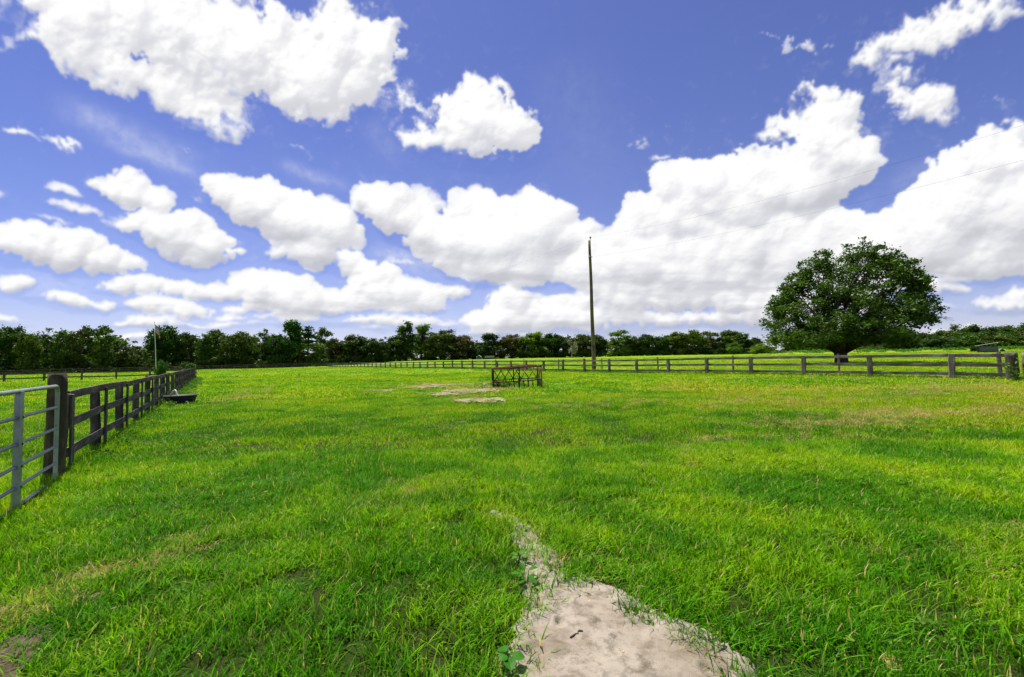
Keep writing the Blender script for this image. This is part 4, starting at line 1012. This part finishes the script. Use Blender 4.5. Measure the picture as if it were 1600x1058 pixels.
def place_tree(kind, pos, w, h, label, cat='tree', group=None, mat=None, name='tree'):
    var = KINDS_[kind][NT[0] % len(KINDS_[kind])]; NT[0] += 1
    root = empty(name, pos, label, cat, group); root.rotation_euler[2] = random.uniform(0, 6.28)
    sx = w / WIDTH[kind]; sz = h / HEIGHT[kind]; root.scale = (sx, sx, sz)
    c = link('crown', var[0], root); t = link('trunk', var[1], root)
    if mat: c.material_slots[0].link = 'OBJECT'; c.material_slots[0].material = M[mat]
    return root
def treeline_D(u):
    """distance of the edge of the wood along picture column u"""
    if u < 500:
        k = x_at(u, 100.0) / 100.0; nx, ny = RFAR[0] - .568 * 9, RFAR[1] + .823 * 9
        t = (nx - k * ny) / (.823 - k * .568); return ny - .568 * t
    return float(np.interp(u, [500, 600, 800, 1000, 1200, 1230], [184, 190, 190, 182, 172, 172]))
# (column, height of the top in the photo, width, kind, material, label)
LINE = [
 (-30, 500, 70, 'round', 'leaf_mid', None),
 (12, 501, 70, 'round', 'leaf_mid', 'broad dark tree cut by the left edge of the photo, behind the metal gate'),
 (45, 512, 46, 'round', 'leaf_mid', 'lower rounded tree second from the left edge of the treeline'),
 (86, 508, 56, 'gappy', 'leaf_mid', 'open-crowned dark oak rising above the thick gate post'),
 (124, 506, 46, 'gappy', 'leaf_dark', 'tall ragged oak with sky showing through, just right of the gate post'),
 (160, 508, 52, 'gappy', 'leaf_mid', 'wide leafy oak with a domed top, left of the low gap in the treeline'),
 (208, 529, 58, 'gappy', 'leaf_dark', 'low thin-crowned tree in the gap left of the flagpole'),
 (258, 504, 62, 'round', 'leaf_mid', 'big round-topped tree directly behind the flag'),
 (296, 519, 38, 'gappy', 'leaf_dark', 'first tree to the right of the big round tree behind the flag'),
 (322, 520, 34, 'tall', 'leaf_mid', 'narrow tree above the small far wooden pole'),
 (346, 512, 56, 'gappy', 'leaf_mid', 'ragged broad oak whose branches stand up between the small pole and the tall pines'),
 (376, 514, 42, 'round', 'leaf_dark', 'dark dense tree behind the pale sand pile, on its left'),
 (408, 511, 52, 'gappy', 'leaf_mid', 'rounded oak right above the pale sand pile'),
 (434, 516, 36, 'round', 'leaf_mid', 'smaller green tree tucked against the left of the tall bright pine'),
 (456, 499, 44, 'tall', 'leaf_bright', 'tallest bright green pine of the left treeline'),
 (466, 506, 34, 'pine', 'leaf_mid', 'bare-trunked pine just right of the tallest bright pine'),
 (480, 508, 30, 'pine', 'leaf_mid', 'slim pine with a clear pale trunk, second right of the tallest bright pine'),
 (504, 512, 36, 'gappy', 'leaf_mid', 'spreading dark-topped tree with sky gaps, above the far paddock corner'),
 (524, 523, 34, 'round', 'leaf_brown', 'olive coloured tree just left of the dense dark round one'),
 (552, 520, 58, 'round', 'leaf_dark', 'dense dark round tree with a flat base, near the start of the long fence'),
 (581, 527, 40, 'round', 'leaf_dark', 'smaller dark round tree touching the dense dark round one'),
 (598, 524, 26, 'gappy', 'leaf_mid', 'thin pale small tree in the dip of the treeline'),
 (615, 521, 36, 'round', 'leaf_mid', 'leafy tree left of the sparse tall-topped one'),
 (633, 500, 38, 'tall', 'leaf_mid', 'sparse tall tree whose thin top sticks out of the middle treeline'),
 (660, 506, 40, 'tall', 'leaf_bright', 'bright pointed tree right of the sparse tall-topped one'),
 (692, 510, 56, 'round', 'leaf_dark', 'broad dark dome-shaped tree of the middle treeline'),
 (724, 519, 40, 'round', 'leaf_brown', 'brownish tree right of the broad dark dome-shaped one'),
 (744, 530, 26, 'gappy', 'leaf_mid', 'small low tree above the tiny far barn'),
 (766, 520, 40, 'tall', 'leaf_dark', 'spiky dark tree behind the grey box trailer'),
 (798, 518, 42, 'round', 'leaf_brown', 'brown-tinged round tree above the rusty hay ring'),
 (832, 514, 48, 'round', 'leaf_bright', 'brighter green rounded tree right above the right end of the hay ring'),
 (862, 518, 42, 'round', 'leaf_mid', 'mid green tree just left of the pale mossy dead tree'),
 (880, 525, 30, 'round', 'leaf_dark', 'dark low tree directly behind the pale mossy dead tree'),
 (912, 518, 46, 'round', 'leaf_dark', 'dark tree just left of the tall utility pole'),
 (934, 519, 36, 'round', 'leaf_dark', 'dark tree directly behind the tall utility pole'),
 (968, 515, 42, 'gappy', 'leaf_bright', 'pale green feathery tree right of the tall utility pole'),
 (990, 524, 34, 'round', 'leaf_mid', 'low tree right of the pale green feathery one'),
 (1012, 518, 40, 'round', 'leaf_dark', 'round dark tree midway between the utility pole and the bright bush'),
 (1036, 522, 36, 'round', 'leaf_mid', 'mid green tree in the dip right of the round dark one'),
 (1058, 516, 44, 'round', 'leaf_mid', 'domed tree at the left of the long even stretch of wood'),
 (1086, 514, 46, 'round', 'leaf_mid', 'domed tree in the middle of the long even stretch of wood'),
 (1112, 517, 40, 'gappy', 'leaf_dark', 'darker ragged tree right of the domed ones'),
 (1143, 512, 54, 'round', 'leaf_mid', 'last big broad tree at the right end of the middle wood'),
 (1162, 520, 26, 'tall', 'leaf_mid', 'narrow tree closing the right end of the middle wood'),
 (1180, 526, 30, 'round', 'leaf_dark', 'small dark tree standing alone behind the bright bush'),
 (1398, 517, 50, 'round', 'leaf_dark', 'dark tree showing out from behind the right side of the lone oak'),
 (1426, 523, 36, 'round', 'leaf_mid', 'mid green tree right of the lone oak, left of the low dark round one'),
 (1470, 527, 62, 'round', 'leaf_dark', 'low wide dark round tree in front of the far wood'),
 (1345, 530, 50, 'round', 'leaf_mid', None), (1300, 534, 50, 'round', 'leaf_mid', None), (1240, 533, 40, 'round', 'leaf_mid', 'low far tree peeping out left of the lone oak'),
]
for u, vt, wpx, kind, mat, lab in LINE:
    if lab is None and (u < 0 or u > 1250): continue
    D = treeline_D(u) if u < 1235 else {1398: 200, 1426: 205, 1470: 190}.get(u, 260)
    D += random.uniform(-3, 5)
    x = x_at(u, D); g = gz(x, D); top = at(u, vt, D).z
    h = max(3.5, (top - g) * 1.0); w = wpx / F * D * 1.12 * math.cos(math.atan2(x, D)) ** .85
    place_tree(kind, (x, D, g - .1), w, h, lab, group='trees of the far treeline', mat=mat)
# bushes that stand out
BUSH = [(444, 557, 26, 166, 'leaf_bright', 'bright green bush at the foot of the tall pines'), (476, 567, 14, 172, 'leaf_bright', 'small yellow-green bush by the far paddock corner'),
        (253, 562, 22, 56, 'leaf_bright', 'leafy green bush growing at the near dark fence, right of the flagpole'), (297, 566, 18, 110, 'leaf_mid', 'low bush left of the small far wooden pole'),
        (1190, 536, 40, 150, 'leaf_bright', 'bright rounded bush left of the lone oak'), (1148, 534, 26, 158, 'leaf_bright', 'light green bush at the foot of the last big tree of the middle wood'),
        (138, 562, 22, 126, 'leaf_mid', 'round bush under the trees right of the gate post'), (165, 568, 16, 128, 'leaf_bright', 'small pale bush under the wide leafy oak'),
        (418, 560, 20, 158, 'leaf_mid', 'dull green bush just left of the bright bush under the pines'), (1522, 538, 12, 118, 'leaf_dark', 'small dark bush touching the left end of the grey field shelter')]
for u, vt, wpx, D, mat, lab in BUSH:
    x = x_at(u, D); g = gz(x, D); h = at(u, vt, D).z - g
    place_tree('bush', (x, D, g - .1), wpx / F * D, max(1.0, h), lab, 'bush', 'bushes below the trees', mat, 'bush')
# the wood behind the first trees, and its undergrowth: masses nobody could count
def mass(name, spots, label, mat, per=26, size=.9, seed=900):
    rs = np.random.RandomState(seed); puffs = []
    for x, y, g, w, h in spots:
        for _ in range(9):
            a = rs.rand() * 6.28; z = g + h * rs.uniform(.15, .86); r = w * .5 * rs.uniform(.1, .9); s = rs.uniform(.22, .36)
            puffs.append((x + math.cos(a) * r, y + math.sin(a) * r * .6, z, w * s, w * s * .8, h * s * .55))
    me = leaves_mesh(name, puffs, per, size, seed, mat, tone=.8)
    return tag(link(name, me), label, None, kind='stuff')
sp = []
for u in range(-60, 1225, 14):
    D = treeline_D(min(max(u, -60), 1225)) + random.uniform(9, 20); x = x_at(u, D)
    base_top = np.interp(u, [0, 60, 180, 200, 225, 245, 300, 440, 480, 540, 600, 640, 740, 760, 850, 1000, 1160, 1180, 1225], [514, 520, 520, 546, 546, 520, 527, 522, 530, 532, 538, 524, 532, 532, 528, 529, 527, 540, 545])
    sp.append((x, D, gz(x, D), 9.5, at(u, float(base_top) + random.uniform(-5, 5), D).z - gz(x, D)))
mass('wood', sp, 'dark wood filling in behind the first row of far trees', 'leaf_mid', 34, .85)
sp = []
for u in np.arange(-60, 1225, 6.0):
    D = treeline_D(min(u, 1225)) - random.uniform(.5, 4); x = x_at(u, D); sp.append((x, D, gz(x, D) - .3, random.uniform(3, 5), random.uniform(1.6, 3.6) * (1 if u < 1170 else .5)))
mass('undergrowth', sp, 'tangled undergrowth along the foot of the far treeline', 'leaf_dark', 30, .6, 901)
sp = []
for u in np.arange(1236, 1760, 7.0):
    for lay in range(3):
        D = 285 + 30 * lay + random.uniform(-10, 10); x = x_at(u, D); g = gz(x, D)
        tv = np.interp(u, [1236, 1380, 1420, 1440, 1475, 1500, 1540, 1600, 1760], [536, 532, 526, 520, 514, 507, 508, 507, 505]) + [17, 10, 0][lay] + random.uniform(-3, 6)
        sp.append((x, D, g - 1, 13, max(3, at(u, float(tv), D).z - g + 1)))
random.shuffle(sp)
mass('distant_wood', sp[::2], 'distant wood of rounded treetops along the right horizon, behind the grey field shelter', 'leaf_mid', 30, 1.15, 902)
mass('distant_wood', sp[1::2], 'darker tree crowns mixed through the distant wood on the right horizon', 'leaf_dark', 30, 1.15, 903)

# ---------------------------------------------------------------- pale dead tree hung with moss
def dead_tree():
    D = 168.0; x = x_at(893, D); g = gz(x, D); h = at(893, 527, D).z - g; rs = np.random.RandomState(77)
    root = empty('dead_tree', (x, D, g - .1), 'pale dead tree hung with moss in front of the dark trees', 'tree')
    b = MB(); limb(b, (0, 0, -.3), (.2, 0, h * .6), .3, .12, rs, 6, 0, 8); pf = []
    for k in range(15):
        a = rs.rand() * 6.28; e = Vector((math.cos(a) * rs.uniform(1, 3.4), math.sin(a) * rs.uniform(1, 3), h * rs.uniform(.35, 1.0))); limb(b, (.1, 0, h * rs.uniform(.15, .55)), e, .13, .04, rs, 5, .1, 5)
        for j in range(3): pf.append((e.x * (.6 + .2 * j), e.y * (.6 + .2 * j), e.z * (.85 + .05 * j) - .6, .32, .32, .9))
    M['pale_bark'] = wood_mat('pale_bark', (.12, .10, .08), (.34, .30, .24)); b.build('trunk', M['pale_bark'], root, True)
    link('moss', leaves_mesh('moss', pf, 34, .5, 5, 'moss', flat=2.5, droop=.6), root)
    # pale sprawl of fallen branches on its left
dead_tree()

# ---------------------------------------------------------------- the lone live oak
def big_oak():
    D = 53.5; pos = at(1315, 569, D); g = gz(pos.x, D); rs = np.random.RandomState(2024)
    root = empty('oak_tree', (pos.x, D, g - .05), 'big lone round-crowned live oak standing in the field behind the right-hand fence', 'tree')
    root.rotation_euler[2] = -math.atan2(pos.x, D); S = D / F     # metres per photo pixel there
    # outline of the crown seen from the field (offset from trunk, height), in photo pixels
    top = [(-126, 82), (-111, 107), (-102, 125), (-86, 139), (-74, 149), (-56, 164), (-29, 181), (-11, 173), (-2, 164), (9, 182), (43, 189), (75, 181), (98, 166), (116, 152), (130, 143), (134, 123), (139, 111), (155, 82), (143, 66)]
    xs = [p[0] for p in top]; zs_ = [p[1] for p in top]
    puffs = []; tips = []
    tries = 0
    while len(puffs) < 420 and tries < 9000:
        tries += 1
        x = rs.uniform(-126, 152); yv = rs.uniform(-128, 128); rad = math.hypot(x / (130 if x < 0 else 150), yv / 128)
        if rad > 1: continue
        # height of the crown surface over this spot: the outline pulled in towards the front and back
        az = abs(x) / max(1e-3, rad * 140); xo = np.sign(x) * min(150 if x > 0 else 126, rad * 140)
        hz = np.interp(xo, xs, zs_); hz = hz * (.55 + .45 * az) + (.45 - .45 * az) * (60 + 122 * math.sqrt(max(0, 1 - rad * rad)))
        zb = 31 + 3 * math.sin(x * .05) + 6 * rad + (22 if x > 112 else 0)
        if hz < zb + 6: continue
        t = rs.rand() ** .5
        z = zb + (hz - 9 - zb) * (t if rs.rand() < .6 else rs.rand() * .3)
        s = rs.uniform(10, 19) * (1 - .25 * rad)
        puffs.append((x * S, yv * S, z * S, s * S, s * S, s * .72 * S))
    for k in range(150):                                     # boughs just inside the outline
        i = rs.randint(0, len(top) - 1); t = rs.rand(); x = top[i][0] + (top[i + 1][0] - top[i][0]) * t; z = top[i][1] + (top[i + 1][1] - top[i][1]) * t
        k_ = rs.uniform(.80, .92); s = rs.uniform(9, 15)
        puffs.append(((10 + (x - 10) * k_) * S, rs.uniform(-45, 45) * (1 - abs(x) / 260) * S, (70 + (z - 70) * k_) * S, s * S, s * S, s * .8 * S))
    for k in range(64):                                      # the middle of the crown
        puffs.append((rs.uniform(-70, 100) * S, rs.uniform(-60, 60) * S, rs.uniform(62, 160) * S, 13 * S, 13 * S, 10 * S))
    for k in range(60):                                      # low skirt
        x = rs.uniform(-84, 118); puffs.append((x * S, rs.uniform(-70, 70) * S, rs.uniform(32, 44) * S, 15 * S, 15 * S, 7 * S))
    # ragged sprays out of the outline
    for k in range(260):
        i = rs.randint(0, len(top) - 1); t = rs.rand(); x = top[i][0] + (top[i + 1][0] - top[i][0]) * t; z = top[i][1] + (top[i + 1][1] - top[i][1]) * t
        kx = rs.uniform(.55, 1.0); yv = rs.uniform(-1, 1) * 90 * (1 - abs(x) / 170)
        s = rs.uniform(3.0, 7.5)
        puffs.append((x * S * (kx if rs.rand() < .3 else 1), yv * S, (z - s * .4 + rs.uniform(-3, 8)) * S, s * S * 1.3, s * S, s * .8 * S))
    for x, z in ((128, 84), (138, 78), (146, 72), (152, 76), (144, 64), (134, 66), (120, 56), (134, 92), (-118, 70), (-124, 80), (-116, 56), (-104, 48)):
        for _ in range(2): puffs.append(((x + rs.uniform(-4, 4)) * S, rs.uniform(-18, 18) * S, (z + rs.uniform(-3, 3)) * S, 7 * S, 6 * S, 2.6 * S))
    kp = []
    for a in puffs:
        X0, Y0, Z0 = a[0] / S, a[1] / S, a[2] / S
        if abs(X0 + 1) < 8 and Z0 > 150: continue
        g_ = math.sin(X0 * .085 + 1.1) * math.sin(Y0 * .08 + Z0 * .05) + .6 * math.sin(X0 * .19 + Z0 * .17 + 2) * math.sin(Y0 * .15 + .7)
        if g_ < -.62 and Z0 > 60: continue
        kp.append(a)
    puffs = [(a, b, c * .955, d, e, f) for a, b, c, d, e, f in kp]; KL = math.cos(math.atan2(pos.x, D)); puffs = [(a * KL * (.93 if a > 0 else 1), b * KL * .9, c, d * .88, e * .88, f * .94) for a, b, c, d, e, f in puffs]
    me = leaves_mesh('crown', puffs, 175, .25, 9, 'leaf_oak', shell=2.0, flat=.5, ragged=.3)
    link('crown', me, root)
    b = MB(); fork = Vector((0, 0, 2.0)); n = 7
    b.tube([Vector((.0, 0, -.3)), Vector((0, 0, .2)), Vector((-.02, 0, .8)), Vector((-.05, 0, 1.4)), Vector((-.1, 0, 2.0)), Vector((-.1, 0, 2.6))], [.95, .74, .66, .68, .82, .6], 16)
    big = []
    for k, (x, y, z) in enumerate([(-4.5, .5, 5.2), (-2.6, -2.8, 6.8), (-1.4, 1.8, 8.5), (.9, -1.2, 9.0), (2.6, 2.2, 8.0), (4.6, -.6, 5.4), (3.0, -3.0, 6.2), (-3.0, 3.2, 5.5), (1.0, 4.0, 5.2), (.4, -4.2, 4.6), (5.6, 1.0, 4.2), (-5.2, -1.0, 4.0)]):
        e = Vector((x, y, z)); o = Vector((max(-.5, min(.4, x * .14)), y * .08, 1.5 + .4 * rs.rand())); limb(b, o, e, .36, .15, rs, 7, .05, 9); big.append(e)
    for i in rs.permutation(len(puffs))[:150]:
        p = Vector(puffs[i][:3]); e = min(big, key=lambda q: (q - p * .8).length); limb(b, e.lerp(Vector((0, 0, 2.2)), rs.uniform(0, .35)), p, .085, .02, rs, 4, .08, 5)
    # a few bare twigs at the lower right
    for _ in range(5): limb(b, (8.7, rs.uniform(-1, 1), 5.2), (9.4 + rs.rand() * .8, rs.uniform(-1, 1), 4.6 + rs.rand() * .6), .03, .01, rs, 3, .02, 4)
    b.build('trunk', M['bark'], root, True)
big_oak()

# ---------------------------------------------------------------- weeds along the fences and in the ring
def leafy_mesh(name, n, radius, h, lw, seed, mat):
    rs = np.random.RandomState(seed); pf = []
    for _ in range(n):
        a = rs.rand() * 6.28; r = radius * math.sqrt(rs.rand()); z = h * rs.uniform(.15, 1) * (1 - .4 * r / radius); pf.append((r * math.cos(a), r * math.sin(a), z, lw * 1.6, lw * 1.6, lw * 1.4))
    return leaves_mesh(name, pf, 5.0 / (lw * lw * 2.2), lw, seed, mat, flat=.6)
def around(fn, n, rx, ry):
    a = RNG.rand(n) * 6.283; r = np.sqrt(RNG.rand(n)); return np.c_[fn.x + rx * r * np.cos(a), fn.y + ry * r * np.sin(a)]
M['leaf_weed'] = foliage_mat('leaf_weed', (.022, .075, .004), (.085, .19, .012), .3, .08, 3)
M['leaf_weed_pale'] = foliage_mat('leaf_weed_pale', (.08, .15, .02), (.20, .32, .03), .35, .1, 3)
wk = [leafy_mesh('weed', 9, .22, .34, .06, 700 + i, 'leaf_weed') for i in range(4)]
pts, sc = [], []
def strip(P0, s0, s1, dens, w, h, off=0):
    n = int((s1 - s0) * dens); s = RNG.uniform(s0, s1, n); q = RNG.normal(0, w, n) + off
    pts.append(np.c_[P0[0] + FD[0] * s + FN[0] * q, P0[1] + FD[1] * s + FN[1] * q]); sc.append(RNG.uniform(.6, 1.25, n) * h)
strip(RF0, -2.6, 60, 16, .20, .82, -.12); strip(RF0, 60, 150, 5, .3, 1.0, -.05)
strip(LF0, .3, 11, 9, .13, .55, .16); strip(LF0, 11, 46, 9, .2, .85, .2); strip(LF0, -.6, .2, 20, .10, .5, .05)
pts.append(around(fc - Vector((.85, 0, 0)), 26, .5, .6)); sc.append(RNG.uniform(.8, 1.5, 26)); pts.append(around(fc, 26, 1.1, 1.1)); sc.append(RNG.uniform(.5, 1.1, 26))
pts.append(around(fc - Vector((1.9, .2, 0)), 9, .4, .3)); sc.append(RNG.uniform(.5, .9, 9))
pts.append(around(tp, 34, .75, .6)); sc.append(RNG.uniform(.3, .55, 34)); pts.append(around(tp - Vector((.9, -.2, 0)), 16, .35, .4)); sc.append(RNG.uniform(.5, .9, 16))
Pw = np.concatenate(pts); Sw = np.concatenate(sc)
scatter('weeds', wk, np.c_[Pw, ground_z(Pw[:, 0], Pw[:, 1]) - .02], RNG.rand(len(Pw)) * 6.28, np.stack([Sw, Sw, Sw], -1), 'leafy dark green weeds along the fence bases, the hay ring and the water tub')
lk = [leafy_mesh('low_weed', 7, .07, .09, .024, 760 + i, 'leaf_weed') for i in range(4)] + [leafy_mesh('low_weed', 6, .06, .08, .02, 770 + i, 'leaf_weed_pale') for i in range(2)]
x, y = lattice(.8, 9, 3.2); n_ = fbm(x * .9 + 5, y * .9, 95, 3); k_ = (n_ > .02) & (path_field(x, y) < -.02); e_ = (path_field(x, y) < -.0) & (path_field(x, y) > -.12) & (RNG.rand(len(x)) < .9); k_ |= e_
x, y = x[k_], y[k_]; s_ = RNG.uniform(.7, 1.5, len(x))
scatter('low_weeds', lk, np.c_[x, y, ground_z(x, y) + .01], RNG.rand(len(x)) * 6.28, np.stack([s_, s_, s_], -1), 'small broad-leaved weeds mixed into the grass of the foreground')
# white clover heads by the tub
b_ = leaves_mesh('clover', [(0, 0, .12, .02, .02, .02)], 20000, .018, 3, 'moss')
M['petal'] = plain('petal', (.6, .6, .55), (.8, .8, .76), 9, .7)
b_.materials.clear(); b_.materials.append(M['petal']); q = np.concatenate([around(tp - Vector((-.1, .55, 0)), 9, .6, .2), around(fence_point(LF0, FD, 6, .4), 7, .5, 2.5)])
scatter('clover_flowers', [b_], np.c_[q, ground_z(q[:, 0], q[:, 1]) + .03], RNG.rand(len(q)) * 6.28, np.ones((len(q), 3)), 'small white clover heads round the water tub and the near dark fence')
# rough low growth far out in the right-hand field
rk = [leafy_mesh('brush', 10, 1.0, .9, .32, 720 + i, 'leaf_weed') for i in range(3)]
n = 260; uu = RNG.uniform(1190, 1680, n); DD = RNG.uniform(135, 230, n); xy = np.array([(x_at(u, d), d) for u, d in zip(uu, DD)])
s_ = RNG.uniform(.5, 1.2, n); scatter('brush', rk, np.c_[xy, ground_z(xy[:, 0], xy[:, 1])], RNG.rand(n) * 6.28, np.stack([s_ * 1.4, s_ * 1.4, s_], -1), 'low rough growth dotted along the far edge of the right-hand field')

# ---------------------------------------------------------------- single plants and bits near the camera
def leaf_blade(b, base, tip, w, droop=.2, cup=.15, n=5):
    base, tip = Vector(base), Vector(tip); d = tip - base; side = d.cross(Vector((0, 0, 1))).normalized(); vs_ = []
    for k in range(n + 1):
        t = k / n; ww = w * .5 * math.sin(math.pi * (t * .92 + .06)) ** .8; c = base.lerp(tip, t) + Vector((0, 0, -droop * d.length * t * t))
        vs_ += [c - side * ww + Vector((0, 0, cup * ww)), c, c + side * ww + Vector((0, 0, cup * ww))]
    fs = []
    for k in range(n): fs += [(3 * k, 3 * k + 1, 3 * k + 4, 3 * k + 3), (3 * k + 1, 3 * k + 2, 3 * k + 5, 3 * k + 4)]
    b.add(vs_, fs)
M['leaf_plant'] = foliage_mat('leaf_plant', (.05, .15, .008), (.12, .28, .02), .3, .08, 12)
def broad_plant(u, v, r, nl, lw, label, h=.06, seed=1, mat='leaf_plant', stem=True, name='weed_plant', cat='plant'):
    p = on_ground(u, v); p.z = gz(p.x, p.y); rs = np.random.RandomState(seed); root = empty(name, p, label, cat)
    b = MB(); st = MB()
    for k in range(nl):
        a = 6.28 * k / nl + rs.uniform(-.3, .3); rr = r * rs.uniform(.6, 1.1); h0 = h * rs.uniform(.6, 1.2)
        m0 = Vector((math.cos(a) * rr * .25, math.sin(a) * rr * .25, h0)); m1 = Vector((math.cos(a) * rr, math.sin(a) * rr, h0 * rs.uniform(.9, 1.35)))
        st.tube([Vector((0, 0, -.01)), m0 * .6, m0], .0022, 5); leaf_blade(b, m0, m1, lw * rs.uniform(.8, 1.15))
    b.build('leaf', M[mat], root); st.build('stem', M[mat], root); return root
broad_plant(795, 1060, .085, 5, .062, 'broad-leaved green weed at the bottom edge, left of the sandy path', .09, 3)
broad_plant(822, 925, .10, 7, .045, 'small leafy weed hanging over the left edge of the sandy path', .09, 4)
broad_plant(812, 890, .09, 7, .04, 'small leafy weed higher up on the left edge of the sandy path', .09, 5)
broad_plant(1338, 1034, .05, 2, .05, 'single round bright leaf in the grass right of the path, near the bottom edge', .10, 6)
p = on_ground(1590, 612); pr = fence_point(RF0, FD, SPAN0 * RB - .2, -.9)
root = empty('sapling', pr, 'light green leafy sprout growing at the foot of the rough corner posts', 'plant'); rs = np.random.RandomState(3); b = MB(); st = MB()
for k in range(9):
    a = rs.rand() * 6.28; tip = Vector((math.cos(a) * rs.uniform(.2, .75), math.sin(a) * rs.uniform(.2, .6), rs.uniform(.5, 1.05))); st.tube([Vector((0, 0, 0)), tip * .5 + Vector((0, 0, .12)), tip], [.012, .009, .004], 5)
    for j in range(9):
        q = tip * rs.uniform(.35, 1.0) + Vector((0, 0, .1)); leaf_blade(b, q, q + Vector((rs.uniform(-.2, .2), rs.uniform(-.2, .2), rs.uniform(-.06, .08))), .07)
b.build('leaf', M['leaf_weed_pale'], root); st.build('stem', M['leaf_weed_pale'], root)
def stick(u0, v0, u1, v1, r, label, name='stick', bend=.006, mat='twig', lift=.012):
    a, c = on_ground(u0, v0), on_ground(u1, v1); a.z = gz(a.x, a.y) + lift; c.z = gz(c.x, c.y) + lift + .004
    b = MB(); n = 7; b.tube([(c - a) * (k / n) + Vector((random.uniform(-bend, bend), random.uniform(-bend, bend), random.uniform(0, bend) + r * .5)) for k in range(n + 1)], [r * random.uniform(.6, 1.1) for _ in range(n + 1)], 7)
    o = b.build(name, M[mat], None, True); o.location = a; return tag(o, label, 'stick')
stick(922, 942, 955, 950, .006, 'short dark broken stick lying across the right side of the sandy path', bend=.005)
stick(893, 1012, 909, 1002, .007, 'stubby dark stick in the middle of the sandy path')
stick(1005, 1020, 1066, 1046, .0025, 'long thin curved twig on the lower right of the sandy path', bend=.008)
stick(1020, 990, 1034, 955, .0025, 'thin twig leaning out of the grass onto the right side of the path', bend=.004)
stick(966, 977, 992, 984, .003, 'pale thin twig below the broken stick on the path', bend=.005, mat='straw_' if False else 'pale_bark')
def clod(u, v, r, label, mat, name='clod', cat='clod', seed=0, flat=.5):
    p = on_ground(u, v); p.z = gz(p.x, p.y) + .005; b = MB(); rs = np.random.RandomState(seed); n = 12; rings = 6; vs_ = []; fs = []
    for k in range(rings + 1):
        ph = math.pi * .5 * k / rings
        for i in range(n):
            a = 6.283 * i / n; q = r * (1 + .25 * math.sin(a * 2 + seed) + .15 * rs.rand()); vs_.append(Vector((math.cos(a) * q * math.cos(ph), math.sin(a) * q * .8 * math.cos(ph), r * flat * math.sin(ph) * rs.uniform(.7, 1.2))))
    for k in range(rings):
        for i in range(n): fs.append((k * n + i, k * n + (i + 1) % n, (k + 1) * n + (i + 1) % n, (k + 1) * n + i))
    fs.append(tuple(rings * n + i for i in range(n))); b.add(vs_, fs); o = b.build(name, M[mat], None, False); o.location = p; return tag(o, label, cat)
M['clod_dark'] = sand_material('clod_dark', (.03, .022, .016), (.12, .085, .06), (.07, .05, .035)); M['dung_tan'] = sand_material('dung_tan', (.22, .13, .04), (.50, .34, .13), (.38, .24, .09))
clod(984, 955, .028, 'dark crumbly clod at the grass edge right of the broken stick', 'clod_dark', seed=1)
clod(1090, 1040, .034, 'flat pale-topped clod at the lower right of the path', 'clod_dark', seed=3, flat=.3)
clod(884, 1015, .02, 'small dark clod beside the stubby stick on the path', 'clod_dark', seed=4)
clod(1396, 1048, .05, 'tan dried clump in the grass at the bottom edge, right of the path', 'dung_tan', seed=5, flat=.6)
# crumbs and chips: uncountable
def chip_mesh(seed, r):
    rs = np.random.RandomState(seed); b = MB(); v = [Vector((rs.normal() * r, rs.normal() * r * .5, rs.rand() * r * .5)) for _ in range(6)]
    b.add(v, [(0, 1, 2), (0, 2, 3), (1, 3, 2), (3, 4, 5), (0, 3, 4), (1, 5, 4)]); me = b.mesh('chip'); return me
def chips(name, field, x0, x1, y0, y1, n, r, mat, label, thr=.03):
    x = RNG.uniform(x0, x1, n); y = RNG.uniform(y0, y1, n); k = field(x, y) > thr; x, y = x[k], y[k]
    ms = [chip_mesh(i + n, r) for i in range(5)]
    for me in ms: me.materials.append(M[mat])
    s = RNG.uniform(.3, 1.3, len(x)) ** 1.6
    scatter(name, ms, np.c_[x, y, ground_z(x, y) + .016], RNG.rand(len(x)) * 6.28, np.stack([s, s, s], -1), label)
chips('crumbs', path_field, -.2, 2.4, 1.2, 4.6, 5200, .0045, 'clod_dark', 'dark soil crumbs strewn over the sandy path')
chips('dry_grass_bits', path_field, -.2, 2.4, 1.2, 4.6, 1100, .009, 'dung_tan', 'bits of dry grass lying on the sandy path', -.02)
chips('wood_chips', mud_field, -4.5, -1.6, 1.2, 3.2, 900, .012, 'sand_pale', 'pale wood chips on the dark soil patch at the lower left', .0)
